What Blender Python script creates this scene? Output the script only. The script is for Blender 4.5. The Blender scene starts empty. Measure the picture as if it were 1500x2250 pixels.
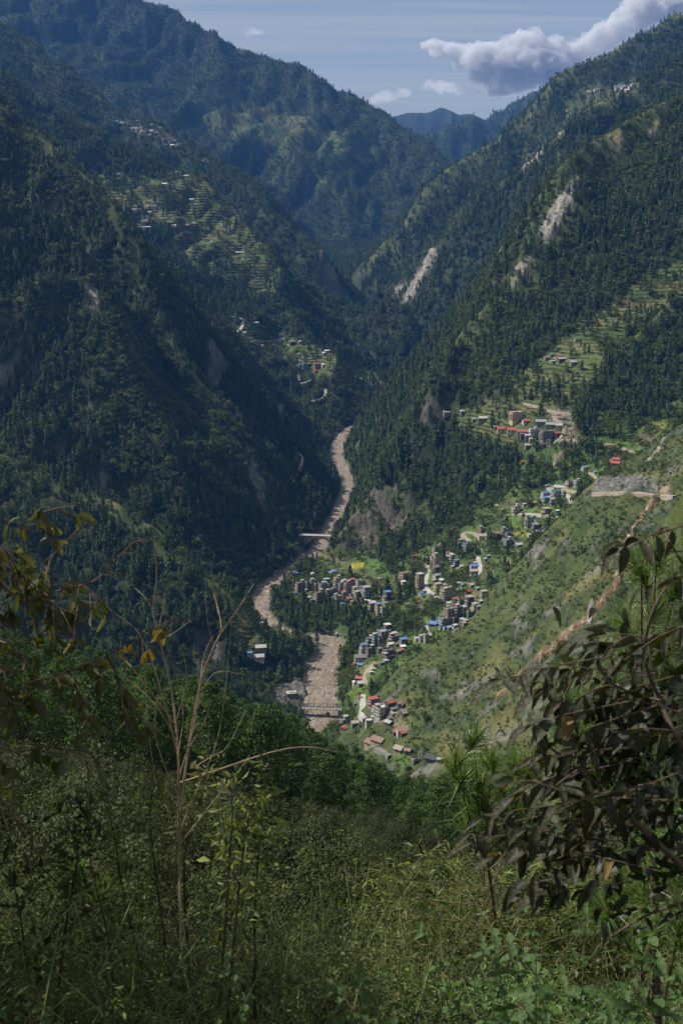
import bpy, bmesh, math, random
import numpy as np
from mathutils import Vector, Matrix
R = math.radians
rng = np.random.default_rng(7)
random.seed(7)
SC = bpy.context.scene
COL = SC.collection

# ------------------------------------------------------------------ camera, sky, sun, exposure
F_PX, CX, CY, CAM_Z = 2800.0, 750.0, 1125.0, 420.0
PITCH = R(13.94)
cam_d = bpy.data.cameras.new('camera')
cam_d.sensor_fit = 'HORIZONTAL'; cam_d.sensor_width = 36.0
cam_d.lens = 36.0 * F_PX / 1500.0
cam_d.clip_start = 0.2; cam_d.clip_end = 40000
cam_d.dof.use_dof = True; cam_d.dof.focus_distance = 700.0; cam_d.dof.aperture_fstop = 16.0
cam = bpy.data.objects.new('camera', cam_d); COL.objects.link(cam)
cam.location = (0, 0, CAM_Z); cam.rotation_euler = (R(90) - PITCH, 0, 0)
SC.camera = cam

SUN_AZ, SUN_EL = R(-69), R(50)      # azimuth from +Y (view direction), negative = left
sd = Vector((math.sin(SUN_AZ) * math.cos(SUN_EL), math.cos(SUN_AZ) * math.cos(SUN_EL), math.sin(SUN_EL)))
sun_d = bpy.data.lights.new('sun', 'SUN'); sun_d.energy = 5.0; sun_d.angle = R(0.53); sun_d.color = (1.0, 0.93, 0.82)
sun = bpy.data.objects.new('sun', sun_d); COL.objects.link(sun)
sun.location = (-800, 0, 1800)
sun.rotation_euler = (-sd).to_track_quat('-Z', 'Y').to_euler()

def build_world():
    w = bpy.data.worlds.new('World'); SC.world = w; w.use_nodes = True
    nt = w.node_tree; nt.nodes.clear(); N = nt.nodes.new; L = nt.links.new
    out = N('ShaderNodeOutputWorld'); bg = N('ShaderNodeBackground'); L(bg.outputs[0], out.inputs[0])
    sky = N('ShaderNodeTexSky'); sky.sky_type = 'NISHITA'; sky.sun_disc = False
    sky.sun_elevation = SUN_EL; sky.sun_rotation = SUN_AZ
    sky.altitude = 1900; sky.air_density = 1.0; sky.dust_density = 0.8; sky.ozone_density = 1.0
    # thin streaks of high cirrus all over the sky (projected on a flat layer of cloud)
    tc = N('ShaderNodeTexCoord'); sep = N('ShaderNodeSeparateXYZ'); L(tc.outputs['Generated'], sep.inputs[0])
    zc = N('ShaderNodeMath'); zc.operation = 'MAXIMUM'; L(sep.outputs[2], zc.inputs[0]); zc.inputs[1].default_value = 0.0
    za = N('ShaderNodeMath'); za.operation = 'ADD'; L(zc.outputs[0], za.inputs[0]); za.inputs[1].default_value = 0.035
    dx = N('ShaderNodeMath'); dx.operation = 'DIVIDE'; L(sep.outputs[0], dx.inputs[0]); L(za.outputs[0], dx.inputs[1])
    dy = N('ShaderNodeMath'); dy.operation = 'DIVIDE'; L(sep.outputs[1], dy.inputs[0]); L(za.outputs[0], dy.inputs[1])
    cmb = N('ShaderNodeCombineXYZ'); L(dx.outputs[0], cmb.inputs[0]); L(dy.outputs[0], cmb.inputs[1])
    mp = N('ShaderNodeMapping'); L(cmb.outputs[0], mp.inputs[0]); mp.inputs['Scale'].default_value = (0.30, 1.7, 1); mp.inputs['Rotation'].default_value = (0, 0, 0.1)
    n1 = N('ShaderNodeTexNoise'); L(mp.outputs[0], n1.inputs['Vector']); n1.inputs['Scale'].default_value = 0.9; n1.inputs['Detail'].default_value = 7; n1.inputs['Roughness'].default_value = 0.62; n1.inputs['Distortion'].default_value = 1.3
    rp = N('ShaderNodeValToRGB'); L(n1.outputs[0], rp.inputs[0])
    rp.color_ramp.elements[0].position = 0.40; rp.color_ramp.elements[0].color = (0.55, 0.55, 0.55, 1)
    rp.color_ramp.elements[1].position = 0.60; rp.color_ramp.elements[1].color = (0.95, 0.95, 0.95, 1)
    mx = N('ShaderNodeMixRGB'); L(rp.outputs[0], mx.inputs[0]); L(sky.outputs[0], mx.inputs[1]); mx.inputs[2].default_value = (7.0, 7.4, 7.2, 1)
    L(mx.outputs[0], bg.inputs[0]); bg.inputs[1].default_value = 0.05
    return w
build_world()
SC.view_settings.view_transform = 'Standard'; SC.view_settings.look = 'None'
SC.view_settings.gamma = 1; SC.view_settings.use_curve_mapping = False
SC.view_settings.exposure = 0.42
SC.render.engine = 'CYCLES'
SC.cycles.use_denoising = True
SC.cycles.max_bounces = 5; SC.cycles.diffuse_bounces = 1; SC.cycles.glossy_bounces = 2
SC.cycles.transmission_bounces = 2; SC.cycles.transparent_max_bounces = 8; SC.cycles.volume_bounces = 2
SC.cycles.caustics_reflective = False; SC.cycles.caustics_refractive = False

# ------------------------------------------------------------------ photograph geometry: a pixel and a distance give a place
CP, SP = math.cos(PITCH), math.sin(PITCH)
def at(px, py, Y):
    u = (px - CX) / F_PX; v = (CY - py) / F_PX
    t = Y / (CP + v * SP)
    return (u * t, Y, CAM_Z + t * (-SP + v * CP))
def pix(x, y, z):
    """world -> photograph pixel (arrays)"""
    dz = z - CAM_Z
    d = y * CP - dz * SP
    up = y * SP + dz * CP
    return CX + F_PX * x / d, CY - F_PX * up / d

# ------------------------------------------------------------------ noise
_P = np.random.default_rng(11).permutation(512)
_G = np.random.default_rng(12).uniform(0, 2 * math.pi, 512)
_GX, _GY = np.cos(_G), np.sin(_G)
def noise2(x, y):
    xi = np.floor(x).astype(np.int64); yi = np.floor(y).astype(np.int64)
    xf = x - xi; yf = y - yi
    def g(i, j, fx, fy):
        k = _P[(_P[i & 511] + j) & 511]
        return _GX[k] * fx + _GY[k] * fy
    u = xf * xf * xf * (xf * (xf * 6 - 15) + 10); v = yf * yf * yf * (yf * (yf * 6 - 15) + 10)
    a = g(xi, yi, xf, yf); b = g(xi + 1, yi, xf - 1, yf); c = g(xi, yi + 1, xf, yf - 1); d = g(xi + 1, yi + 1, xf - 1, yf - 1)
    return ((a + u * (b - a)) + v * ((c + u * (d - c)) - (a + u * (b - a)))) * 1.5
def fbm(x, y, oct=4, gain=0.5):
    s = 0.0; a = 1.0
    for o in range(oct):
        s = s + a * noise2(x + 17.3 * o, y - 9.1 * o); x = x * 2.03; y = y * 2.03; a *= gain
    return s
def ridged(x, y, oct=4, gain=0.5):
    s = 0.0; a = 1.0
    for o in range(oct):
        s = s + a * (1 - 2 * np.abs(noise2(x + 31.7 * o, y + 5.9 * o))); x = x * 2.1; y = y * 2.1; a *= gain
    return s
def sstep(a, b, x):
    t = np.clip((x - a) / (b - a), 0, 1); return t * t * (3 - 2 * t)
# ------------------------------------------------------------------ terrain: river, spurs, benches
def river_z(Y):
    return np.interp(Y, [600, 990, 1237, 1486, 1898, 2600, 3500, 4500, 8000], [-9, 0, 8, 20, 38, 78, 130, 190, 420])
_rv = [(-700, 560), (-330, 700), (-130, 830)]
for px, py, Y in [(690, 1600, 955), (703, 1555, 1004), (705, 1480, 1085), (736, 1425, 1142), (712, 1405, 1162), (660, 1402, 1164), (604, 1385, 1188), (568, 1345, 1243),
                  (592, 1290, 1312), (650, 1250, 1375), (692, 1220, 1425), (716, 1180, 1486), (745, 1120, 1600), (764, 1065, 1722), (738, 1003, 1890)]:
    _rv.append(at(px, py, Y)[:2])
_rv += [(10, 2050), (75, 2200), (165, 2420), (238, 2570), (215, 2700), (120, 2810), (60, 3000), (35, 3300), (60, 3600), (170, 3900), (390, 4300), (650, 4600), (850, 5200), (1150, 8000)]
def smooth_poly(p, n=6):
    p = np.array(p, float); out = []
    for i in range(len(p) - 1):
        p0 = p[max(i - 1, 0)]; p1 = p[i]; p2 = p[i + 1]; p3 = p[min(i + 2, len(p) - 1)]
        for k in range(n):
            t = k / n
            out.append(0.5 * ((2 * p1) + (-p0 + p2) * t + (2 * p0 - 5 * p1 + 4 * p2 - p3) * t * t + (-p0 + 3 * p1 - 3 * p2 + p3) * t ** 3))
    out.append(p[-1]); return np.array(out)
RIVER = smooth_poly(_rv)
def river_w(Y): return np.interp(Y, [700, 1000, 1100, 1150, 1200, 1400, 1500, 1700, 1900, 2600], [9.5, 10, 11.5, 9, 6.5, 7, 5.8, 6.8, 7, 7])

def poly_dist(x, y, pts, extra=None):
    """distance to a polyline, signed side, and the interpolated extra columns"""
    best = np.full(x.shape, 1e18); side = np.zeros(x.shape); ex = np.zeros(x.shape); arc = np.zeros(x.shape); s0 = 0.0
    for i in range(len(pts) - 1):
        ax, ay = pts[i][:2]; bx, by = pts[i + 1][:2]
        dx, dy = bx - ax, by - ay; L2 = dx * dx + dy * dy + 1e-9
        t = np.clip(((x - ax) * dx + (y - ay) * dy) / L2, 0, 1)
        qx = x - (ax + t * dx); qy = y - (ay + t * dy)
        d2 = qx * qx + qy * qy
        m = d2 < best
        best = np.where(m, d2, best)
        side = np.where(m, (dx * qy - dy * qx) / (np.sqrt(d2 * L2) + 1e-6), side)
        if extra is not None: ex = np.where(m, extra[i] + t * (extra[i + 1] - extra[i]), ex)
        arc = np.where(m, s0 + t * math.sqrt(L2), arc)
        s0 += math.sqrt(L2)
    return np.sqrt(best), side, ex, arc

# each spur: crest as (pixel x, pixel y, distance), slope on the left of its run, slope on the right, rounding radius
SPURS = {
 'A':  ([(-260, 60, 2050), (-120, 150, 1980), (0, 236, 1920), (120, 322, 1870), (212, 400, 1810), (262, 470, 1770), (288, 540, 1740), (302, 615, 1700), (345, 695, 1650), (432, 805, 1590), (520, 925, 1560), (610, 1050, 1530), (665, 1125, 1500)], 1.05, 1.25, 8),
 'B1': ([(-150, 250, 1720), (-40, 390, 1660), (90, 480, 1620), (170, 560, 1590), (215, 650, 1560), (238, 760, 1530), (252, 850, 1490), (300, 950, 1440), (345, 1020, 1400), (400, 1110, 1350), (455, 1190, 1310), (520, 1280, 1270)], 1.05, 0.78, 8),
 'B2': ([(330, 820, 1560), (420, 880, 1530), (500, 960, 1500), (556, 1010, 1475), (590, 1090, 1450), (625, 1170, 1420)], 1.05, 0.8, 6),
 'B3': ([(-260, 860, 1400), (0, 990, 1300), (180, 1075, 1240), (320, 1150, 1185), (410, 1215, 1150), (490, 1300, 1112), (560, 1326, 1106), (620, 1352, 1106), (670, 1384, 1104)], 0.9, 0.62, 8),
 'B4': ([(-200, 1080, 1150), (-60, 1150, 1090), (60, 1230, 1040), (200, 1320, 1000), (330, 1390, 985), (440, 1450, 975), (500, 1500, 965)], 0.8, 0.66, 8),
 'C':  ([(-400, -60, 3200), (-180, 60, 3080), (0, 165, 3000), (130, 238, 2960), (250, 305, 2920), (350, 352, 2860), (440, 395, 2800), (520, 470, 2700), (575, 530, 2620), (612, 585, 2560), (632, 660, 2440), (660, 725, 2340), (740, 785, 2230), (850, 868, 2100)], 1.15, 0.5, 10),
 'C2': ([(-300, 420, 2650), (60, 560, 2350), (300, 690, 2180), (480, 800, 2060), (600, 900, 1980), (690, 975, 1930)], 0.8, 0.55, 12),
 'D':  ([(-350, -150, 4550), (-200, -80, 4400), (0, 48, 4200), (130, 142, 4000), (250, 235, 3850), (330, 272, 3720), (450, 338, 3550), (560, 418, 3380), (640, 495, 3230), (740, 590, 3050), (800, 612, 2900), (860, 655, 2750), (935, 722, 2580)], 1.0, 0.52, 12),
 'E':  ([(-300, -230, 7000), (0, -150, 6600), (200, -70, 6350), (335, 4, 6050), (480, 82, 5850), (640, 142, 5650), (780, 212, 5450), (860, 262, 5300), (930, 305, 5150), (990, 348, 5000), (1060, 430, 4850)], 0.9, 0.60, 20),
 'F':  ([(1750, -130, 3900), (1500, 24, 3900), (1400, 80, 3900), (1262, 152, 3900), (1222, 208, 3850), (1130, 288, 3780), (1060, 326, 3720), (1010, 354, 3680), (955, 420, 3620), (905, 486, 3580), (850, 535, 3520), (806, 600, 3450)], 0.72, 1.0, 12),
 'F2': ([(1750, -60, 2950), (1500, 120, 2900), (1420, 170, 2900), (1330, 215, 2880), (1230, 330, 2850), (1120, 440, 2860), (1020, 560, 2880), (960, 650, 2880), (920, 720, 2860)], 0.8, 0.8, 14),
 'G':  ([(1700, -40, 8500), (1400, 80, 8400), (1256, 154, 8200), (1160, 205, 8000), (1080, 242, 7800), (1000, 268, 7500), (930, 296, 7200), (960, 380, 6700)], 0.55, 0.9, 30),
 'H':  ([(500, 300, 10800), (700, 275, 10800), (868, 254, 10800), (930, 243, 10800), (978, 237, 10800), (1040, 256, 10800), (1120, 300, 10800)], 0.4, 0.6, 60),
 'R1': ([(1850, -60, 2200), (1650, 90, 2020), (1500, 204, 1900), (1420, 236, 1850), (1330, 290, 1800), (1250, 345, 1760), (1212, 440, 1700), (1176, 532, 1640), (1120, 610, 1600), (1000, 722, 1575), (942, 802, 1565), (884, 945, 1535), (830, 1000, 1550), (795, 1035, 1550), (770, 1105, 1530), (735, 1185, 1475)], 0.88, 1.25, 7),
 'R1b': ([(1000, 740, 1900), (900, 850, 1880), (835, 888, 1870), (795, 930, 1860), (772, 985, 1850)], 0.8, 1.0, 8),
 'R1c': ([(1500, 620, 1480), (1420, 720, 1440), (1320, 800, 1410), (1275, 870, 1385)], 0.85, 0.8, 10),
 'S':  ([(1800, 720, 780), (1640, 830, 850), (1500, 925, 885), (1400, 1000, 905), (1312, 1046, 930), (1255, 1105, 950), (1180, 1198, 968), (1120, 1278, 975), (1060, 1346, 980), (960, 1416, 985), (880, 1462, 965), (820, 1520, 925)], 0.80, 0.9, 7),
 'S2': ([(1500, 1080, 400), (1480, 1090, 395)], 3, 3, 2),
}
SPUR3 = {k: np.array([at(*p) for p in v[0]]) for k, v in SPURS.items()}
# benches and slopes on the village side of the river: points (pixel x, pixel y, height above the near river)
_bz = [(735, 1585, 8), (790, 1640, 45), (960, 1690, 46), (1000, 1600, 30), (1080, 1640, 20), (1050, 1500, 35), (860, 1560, 40), (800, 1480, 30), (760, 1500, 14), (850, 1420, 40), (770, 1420, 14), (980, 1370, 55), (700, 1290, 22), (820, 1330, 34), (640, 1300, 15), (660, 1345, 12), (740, 1390, 12),
       (760, 1240, 26), (700, 1245, 20), (950, 1250, 60), (1040, 1250, 72), (880, 1220, 48), (1100, 1180, 95), (1180, 1150, 108), (1230, 1080, 130), (1300, 1040, 148), (1140, 950, 172), (1240, 930, 186), (1020, 925, 168), (1350, 1010, 165), (800, 1200, 34), (850, 1180, 45), (1100, 1262, 86), (1050, 1320, 74), (1160, 1215, 98), (1230, 1150, 118), (1000, 1330, 62), (1290, 1090, 142)]
BENCH = []
for px, py, zz in _bz:
    k = (at(px, py, 1000)[2] - CAM_Z) / 1000.0
    BENCH.append(at(px, py, (zz - CAM_Z) / k))
for px, py, Y in [(1250, 790, 1430), (1400, 700, 1500), (1450, 600, 1560), (1300, 500, 1670), (1400, 330, 1790), (1080, 800, 1490), (1000, 900, 1480), (900, 1060, 1470), (1150, 640, 1590), (1000, 1050, 1390), (1100, 1080, 1320), (950, 1150, 1330), (1500, 800, 1380), (1450, 930, 1290)]:
    BENCH.append(at(px, py, Y))
BENCH = np.array(BENCH)
def _rbf_fit(P):
    n = len(P); D = np.hypot(P[:, None, 0] - P[None, :, 0], P[:, None, 1] - P[None, :, 1])
    A = np.zeros((n + 3, n + 3)); A[:n, :n] = D + np.eye(n) * -6.0; A[:n, n] = 1; A[:n, n + 1:] = P[:, :2]; A[n, :n] = 1; A[n + 1:, :n] = P[:, :2].T
    return np.linalg.solve(A, np.concatenate([P[:, 2], [0, 0, 0]]))
_BW = _rbf_fit(BENCH)
def bench(x, y):
    s = _BW[-3] + _BW[-2] * x + _BW[-1] * y; near = np.full(x.shape, 1e9)
    for i, p in enumerate(BENCH):
        r = np.hypot(x - p[0], y - p[1]); s = s + _BW[i] * r; near = np.minimum(near, r)
    return s - 0.8 * np.maximum(0, near - 105)

# the near spur: a broad slope rising to the right, its far edge falling away behind
S_X = [-120, -40, 0, 43, 69, 104, 145, 197, 231, 269, 330, 420, 600]; S_Y = [820, 840, 856, 880, 884, 900, 930, 960, 970, 985, 1010, 1050, 1100]; S_Z = [-60, 5, 40, 84, 100, 119, 162, 208, 225, 249, 292, 350, 430]
def smax(a, b, k):
    h = np.clip(0.5 + 0.5 * (a - b) / k, 0, 1)
    return b + h * (a - b) + k * h * (1 - h)
def near_hill(x, y):
    b = np.interp(y, [0, 60, 250, 1000], [0.10, 0.14, 0.42, 0.5])
    z = CAM_Z - np.interp(y, [-40, -2, 0, 4, 8, 20, 50, 100, 200, 300, 430, 2000], [-4, 1.2, 1.75, 3.6, 6.0, 12.8, 29.6, 55.6, 105.0, 151, 209, 923]) - b * np.clip(x, -260, 400) * np.where(x < 0, 0.85, 1.0)
    z = z - 0.55 * np.maximum(0, y - 445 + 0.25 * x) + fbm(x / 40, y / 40, 3) * np.interp(y, [0, 15, 80, 300], [0.1, 0.4, 1.5, 6])
    z = z + 0.35 * np.minimum(0, y + 3)       # the road shelf behind the viewer
    return z

def height(x, y, detail=True):
    """ground height and the spur that makes it (index into NAMES)"""
    x = np.asarray(x, float); y = np.asarray(y, float)
    # warp the plan so that flanks are not ruled surfaces
    wamp = np.interp(y, [300, 900, 2000, 6000], [0, 9, 22, 60])
    dR, sR, _, _ = poly_dist(x, y, RIVER)
    wamp = wamp * sstep(10, 120, dR)
    xw = x + wamp * fbm(x / 210 + 3, y / 210, 3); yw = y + wamp * fbm(x / 210 - 7, y / 210 + 11, 3)
    rz = river_z(y)
    H = rz + 0.22 * np.clip(dR - 14, 0, 300); owner = np.zeros(x.shape, int)
    for i, (k, v) in enumerate(SPURS.items()):
        P = SPUR3[k]; w = {'E': 240., 'F': 170., 'D': 150., 'C': 120., 'G': 400., 'H': 700., 'F2': 130., 'A': 125., 'B1': 115.}.get(k, 88.); r = v[3]
        if k == 'S':
            yc = np.interp(xw, S_X, S_Y); zc = np.interp(xw, S_X, S_Z); q = yc - yw
            g = ridged(yw / 70 - xw / 130, xw / 260, 3, .55); n1 = fbm(x / 90 + 3, y / 90, 3)
            h = zc - .17 * np.maximum(q, 0) + (5.0 * g + 5.0 * n1) * sstep(5, 60, q) - .95 * (np.sqrt(np.maximum(-q, 0) ** 2 + 36) - 6)
        else:
            bb = 1.25 * (P[:, 2].max() - river_z(P[:, 1].min())) / min(v[1], v[2]) + 300
            h = np.full(x.shape, -1e9); dm = np.full(x.shape, 1e9); sm_ = np.zeros(x.shape)
            ok = (x > P[:, 0].min() - bb) & (x < P[:, 0].max() + bb) & (y > P[:, 1].min() - bb) & (y < P[:, 1].max() + bb)
            X, Y_ = xw[ok], yw[ok]; hh = h[ok]; dd = dm[ok]; ss = sm_[ok]
            for j in range(len(P) - 1):
                ax, ay, az = P[j]; dx, dy, dz = P[j + 1] - P[j]; L2 = dx * dx + dy * dy
                t = np.clip(((X - ax) * dx + (Y_ - ay) * dy) / L2, 0, 1); qx = X - ax - t * dx; qy = Y_ - ay - t * dy; d = np.sqrt(qx * qx + qy * qy)
                sd_ = (dx * qy - dy * qx) / (d * math.sqrt(L2) + 1e-6); sl = v[2] + (v[1] - v[2]) * sstep(-1, 1, sd_)
                hs = az + t * dz - sl * (np.sqrt(d * d + r * r) - r); m = hs > hh; hh = np.where(m, hs, hh); ss = np.where(m, sl, ss); dd = np.minimum(dd, d)
            ax_ = P[-1, :2] - P[0, :2]; ax_ = ax_ / np.hypot(*ax_); al = X * ax_[0] + Y_ * ax_[1]; ac = -X * ax_[1] + Y_ * ax_[0]
            g = ridged(al / w + 5.3 * i, ac / (w * 3.5) + .7 * i, 3, .55); n1 = fbm(X / (w * 1.6) + 9.1 * i, Y_ / (w * 1.6), 3)
            hh = hh - (2.1 if k in ('A', 'B1', 'B2', 'B4') else 1.5 if w < 100 else 1.2) * (g * np.minimum(dd * .26, w * (.22 if w < 110 else .14)) + n1 * np.minimum(dd * .22, w * .18))
            h[ok] = hh
        m = h > H; owner = np.where(m, i + 1, owner)
        H = smax(h, H, 5.0 if w < 110 else 8.0)
    b = bench(x, y) + 3.0 * fbm(x / 60, y / 60, 3) * sstep(20, 80, dR)
    m = b > H; owner = np.where(m, 90, owner); H = smax(b, H, 5.0)
    nh = near_hill(x, y); m = nh > H; owner = np.where(m, 91, owner); H = np.where(y < 300, np.maximum(nh, H - 1e4 * (y < 60)), smax(nh, H, 5.0))
    # the river has cut its bed
    W = river_w(y) + 3.0 * fbm(x / 30, y / 30, 2)
    e = np.maximum(0, dR - W); H = np.minimum(H, rz - 3.0 + e * (1.25 - .45 * sstep(-.3, .3, sR)) + .5 * np.maximum(0, e - 40) + 1e4 * sstep(3100, 3500, y))
    H = np.maximum(H, rz - 3.0)
    H = np.where((dR > W + 4) & (y < 3300), np.maximum(H, rz + 1.2), H)
    if detail:
        a = np.interp(y, [0, 60, 600, 1500, 4000, 9000], [0, .05, .8, 1.6, 5, 12]) * sstep(8, 60, dR - W) * np.where(owner == 90, .3, 1.0)
        s = np.interp(y, [0, 1500, 5000, 10000], [18, 26, 70, 160])
        H = H + a * fbm(x / s, y / s, 4)
    return H, owner
NAMES = [''] + list(SPURS)

# the ground sheet: rows of equal distance, columns fanning out from the viewpoint, finest where it is seen
_U = np.concatenate([np.linspace(-0.60, -0.36, 20)[:-1], np.linspace(-0.36, -0.285, 14)[:-1], np.linspace(-0.285, 0.285, 520), np.linspace(0.285, 0.36, 14)[1:], np.linspace(0.36, 0.55, 16)[1:]])
_Y = np.concatenate([np.linspace(-12, 3, 8)[:-1], np.geomspace(3, 480, 110)[:-1], np.linspace(480, 1950, 330)[:-1], np.linspace(1950, 3300, 170)[:-1], np.linspace(3300, 6200, 120)[:-1], np.linspace(6200, 12500, 60)])
GU, GY = np.meshgrid(_U, _Y)
GX = GU * (np.maximum(GY, 0) + 26.0)
GZ, GOWN = height(GX, GY)
# ------------------------------------------------------------------ helpers for the ground
def _ifrac(v, arr):
    f = np.interp(v, arr, np.arange(len(arr))); i = np.clip(f.astype(int), 0, len(arr) - 2); return i, f - i
def sample(G, x, y):
    x = np.asarray(x, float); y = np.asarray(y, float)
    i, fi = _ifrac(y, _Y); j, fj = _ifrac(x / (np.maximum(y, 0) + 26.0), _U)
    return (G[i, j] * (1 - fi) * (1 - fj) + G[i + 1, j] * fi * (1 - fj) + G[i, j + 1] * (1 - fi) * fj + G[i + 1, j + 1] * fi * fj)
def ground(x, y): return sample(GZ, x, y)
def hit(px, py, ymin=560.0, ymax=12000.0):
    """the first place on the ground that the photograph shows at this pixel, beyond ymin"""
    ys = np.concatenate([np.arange(ymin, 2600, 1.5), np.geomspace(2600, ymax, 1800)])
    u = (px - CX) / F_PX; v = (CY - py) / F_PX; t = ys / (CP + v * SP)
    xs = u * t; zs = CAM_Z + t * (-SP + v * CP)
    g = ground(xs, ys); k = np.nonzero(g >= zs)[0]
    k = k[0] if len(k) else len(ys) - 1
    return float(xs[k]), float(ys[k]), float(g[k])
GPX, GPY = pix(GX, np.maximum(GY, 1.0), GZ)
def inpoly(px, py, poly):
    c = np.zeros(px.shape, bool); n = len(poly)
    for i in range(n):
        x1, y1 = poly[i]; x2, y2 = poly[(i + 1) % n]
        m = ((y1 > py) != (y2 > py)) & (px < (x2 - x1) * (py - y1) / (y2 - y1 + 1e-12) + x1)
        c ^= m
    return c
_dR, _sR, _, _ = poly_dist(GX, GY, RIVER)
# slope of the ground
def _slope():
    dzr = np.gradient(GZ, axis=0) / np.maximum(np.gradient(GY, axis=0), 1e-3)
    dxc = np.gradient(GX, axis=1); dzc = np.gradient(GZ, axis=1) / np.maximum(dxc, 1e-3)
    gy = dzr - dzc * (np.gradient(GX, axis=0) / np.maximum(np.gradient(GY, axis=0), 1e-3))
    return np.hypot(dzc, gy)
GSL = _slope()
_own = lambda *k: np.isin(GOWN, [NAMES.index(q) if isinstance(q, str) else q for q in k])
def blur(M, n=2):
    M = M.astype(float)
    for _ in range(n):
        M = (np.roll(M, 1, 0) + np.roll(M, -1, 0) + 2 * M) / 4; M = (np.roll(M, 1, 1) + np.roll(M, -1, 1) + 2 * M) / 4
    return M
_JX = fbm(GX / 37 + 4, GY / 37, 3); _JY = fbm(GX / 37 - 8, GY / 37 + 3, 3)
def region(poly, y0, y1, jit=9):
    out = np.zeros(GX.shape, bool); a, b = np.searchsorted(_Y, [y0, y1]); s = slice(a, b)
    out[s] = inpoly(GPX[s] + jit * _JX[s], GPY[s] + jit * _JY[s], poly); return out
TERR = {
 'left':  ([(205, 380), (330, 392), (452, 402), (545, 452), (600, 552), (622, 592), (604, 645), (540, 655), (500, 640), (430, 590), (350, 530), (255, 475)], 2200, 3150),
 'lower': ([(488, 690), (560, 722), (640, 748), (730, 772), (800, 802), (842, 842), (760, 852), (680, 822), (600, 772), (520, 738)], 1950, 2620),
 'right': ([(1520, 565), (1400, 618), (1310, 680), (1262, 722), (1200, 772), (1110, 832), (1130, 882), (1250, 892), (1345, 765), (1420, 705), (1520, 655)], 1300, 1750),
 'campus': ([(990, 895), (1100, 872), (1250, 895), (1262, 955), (1110, 990), (1005, 950)], 1250, 1600),
 'riverside': ([(690, 1208), (790, 1200), (842, 1262), (905, 1262), (905, 1302), (820, 1290), (720, 1262), (672, 1250)], 1150, 1500),
 'upper': ([(1040, 1150), (1120, 1100), (1200, 1150), (1160, 1205), (1090, 1195)], 1050, 1400),
 'toe':   ([(488, 1310), (560, 1345), (650, 1395), (640, 1425), (560, 1435), (500, 1385)], 1000, 1200),
 'hall':  ([(1020, 1225), (1075, 1220), (1110, 1260), (1040, 1290)], 1050, 1300),
 'far':   ([(1225, 245), (1290, 200), (1410, 178), (1390, 222), (1300, 245), (1240, 265)], 2500, 4200),
 'farfields': ([(430, 250), (560, 230), (700, 260), (790, 330), (640, 330), (480, 290)], 4200, 6500),
}
M_TERR = np.zeros(GX.shape); M_TID = np.zeros(GX.shape, int)
for i, (k, (po, a, b)) in enumerate(TERR.items()):
    m = region(po, a, b); M_TID[m] = i + 1; M_TERR = np.maximum(M_TERR, blur(m, 1))
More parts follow.
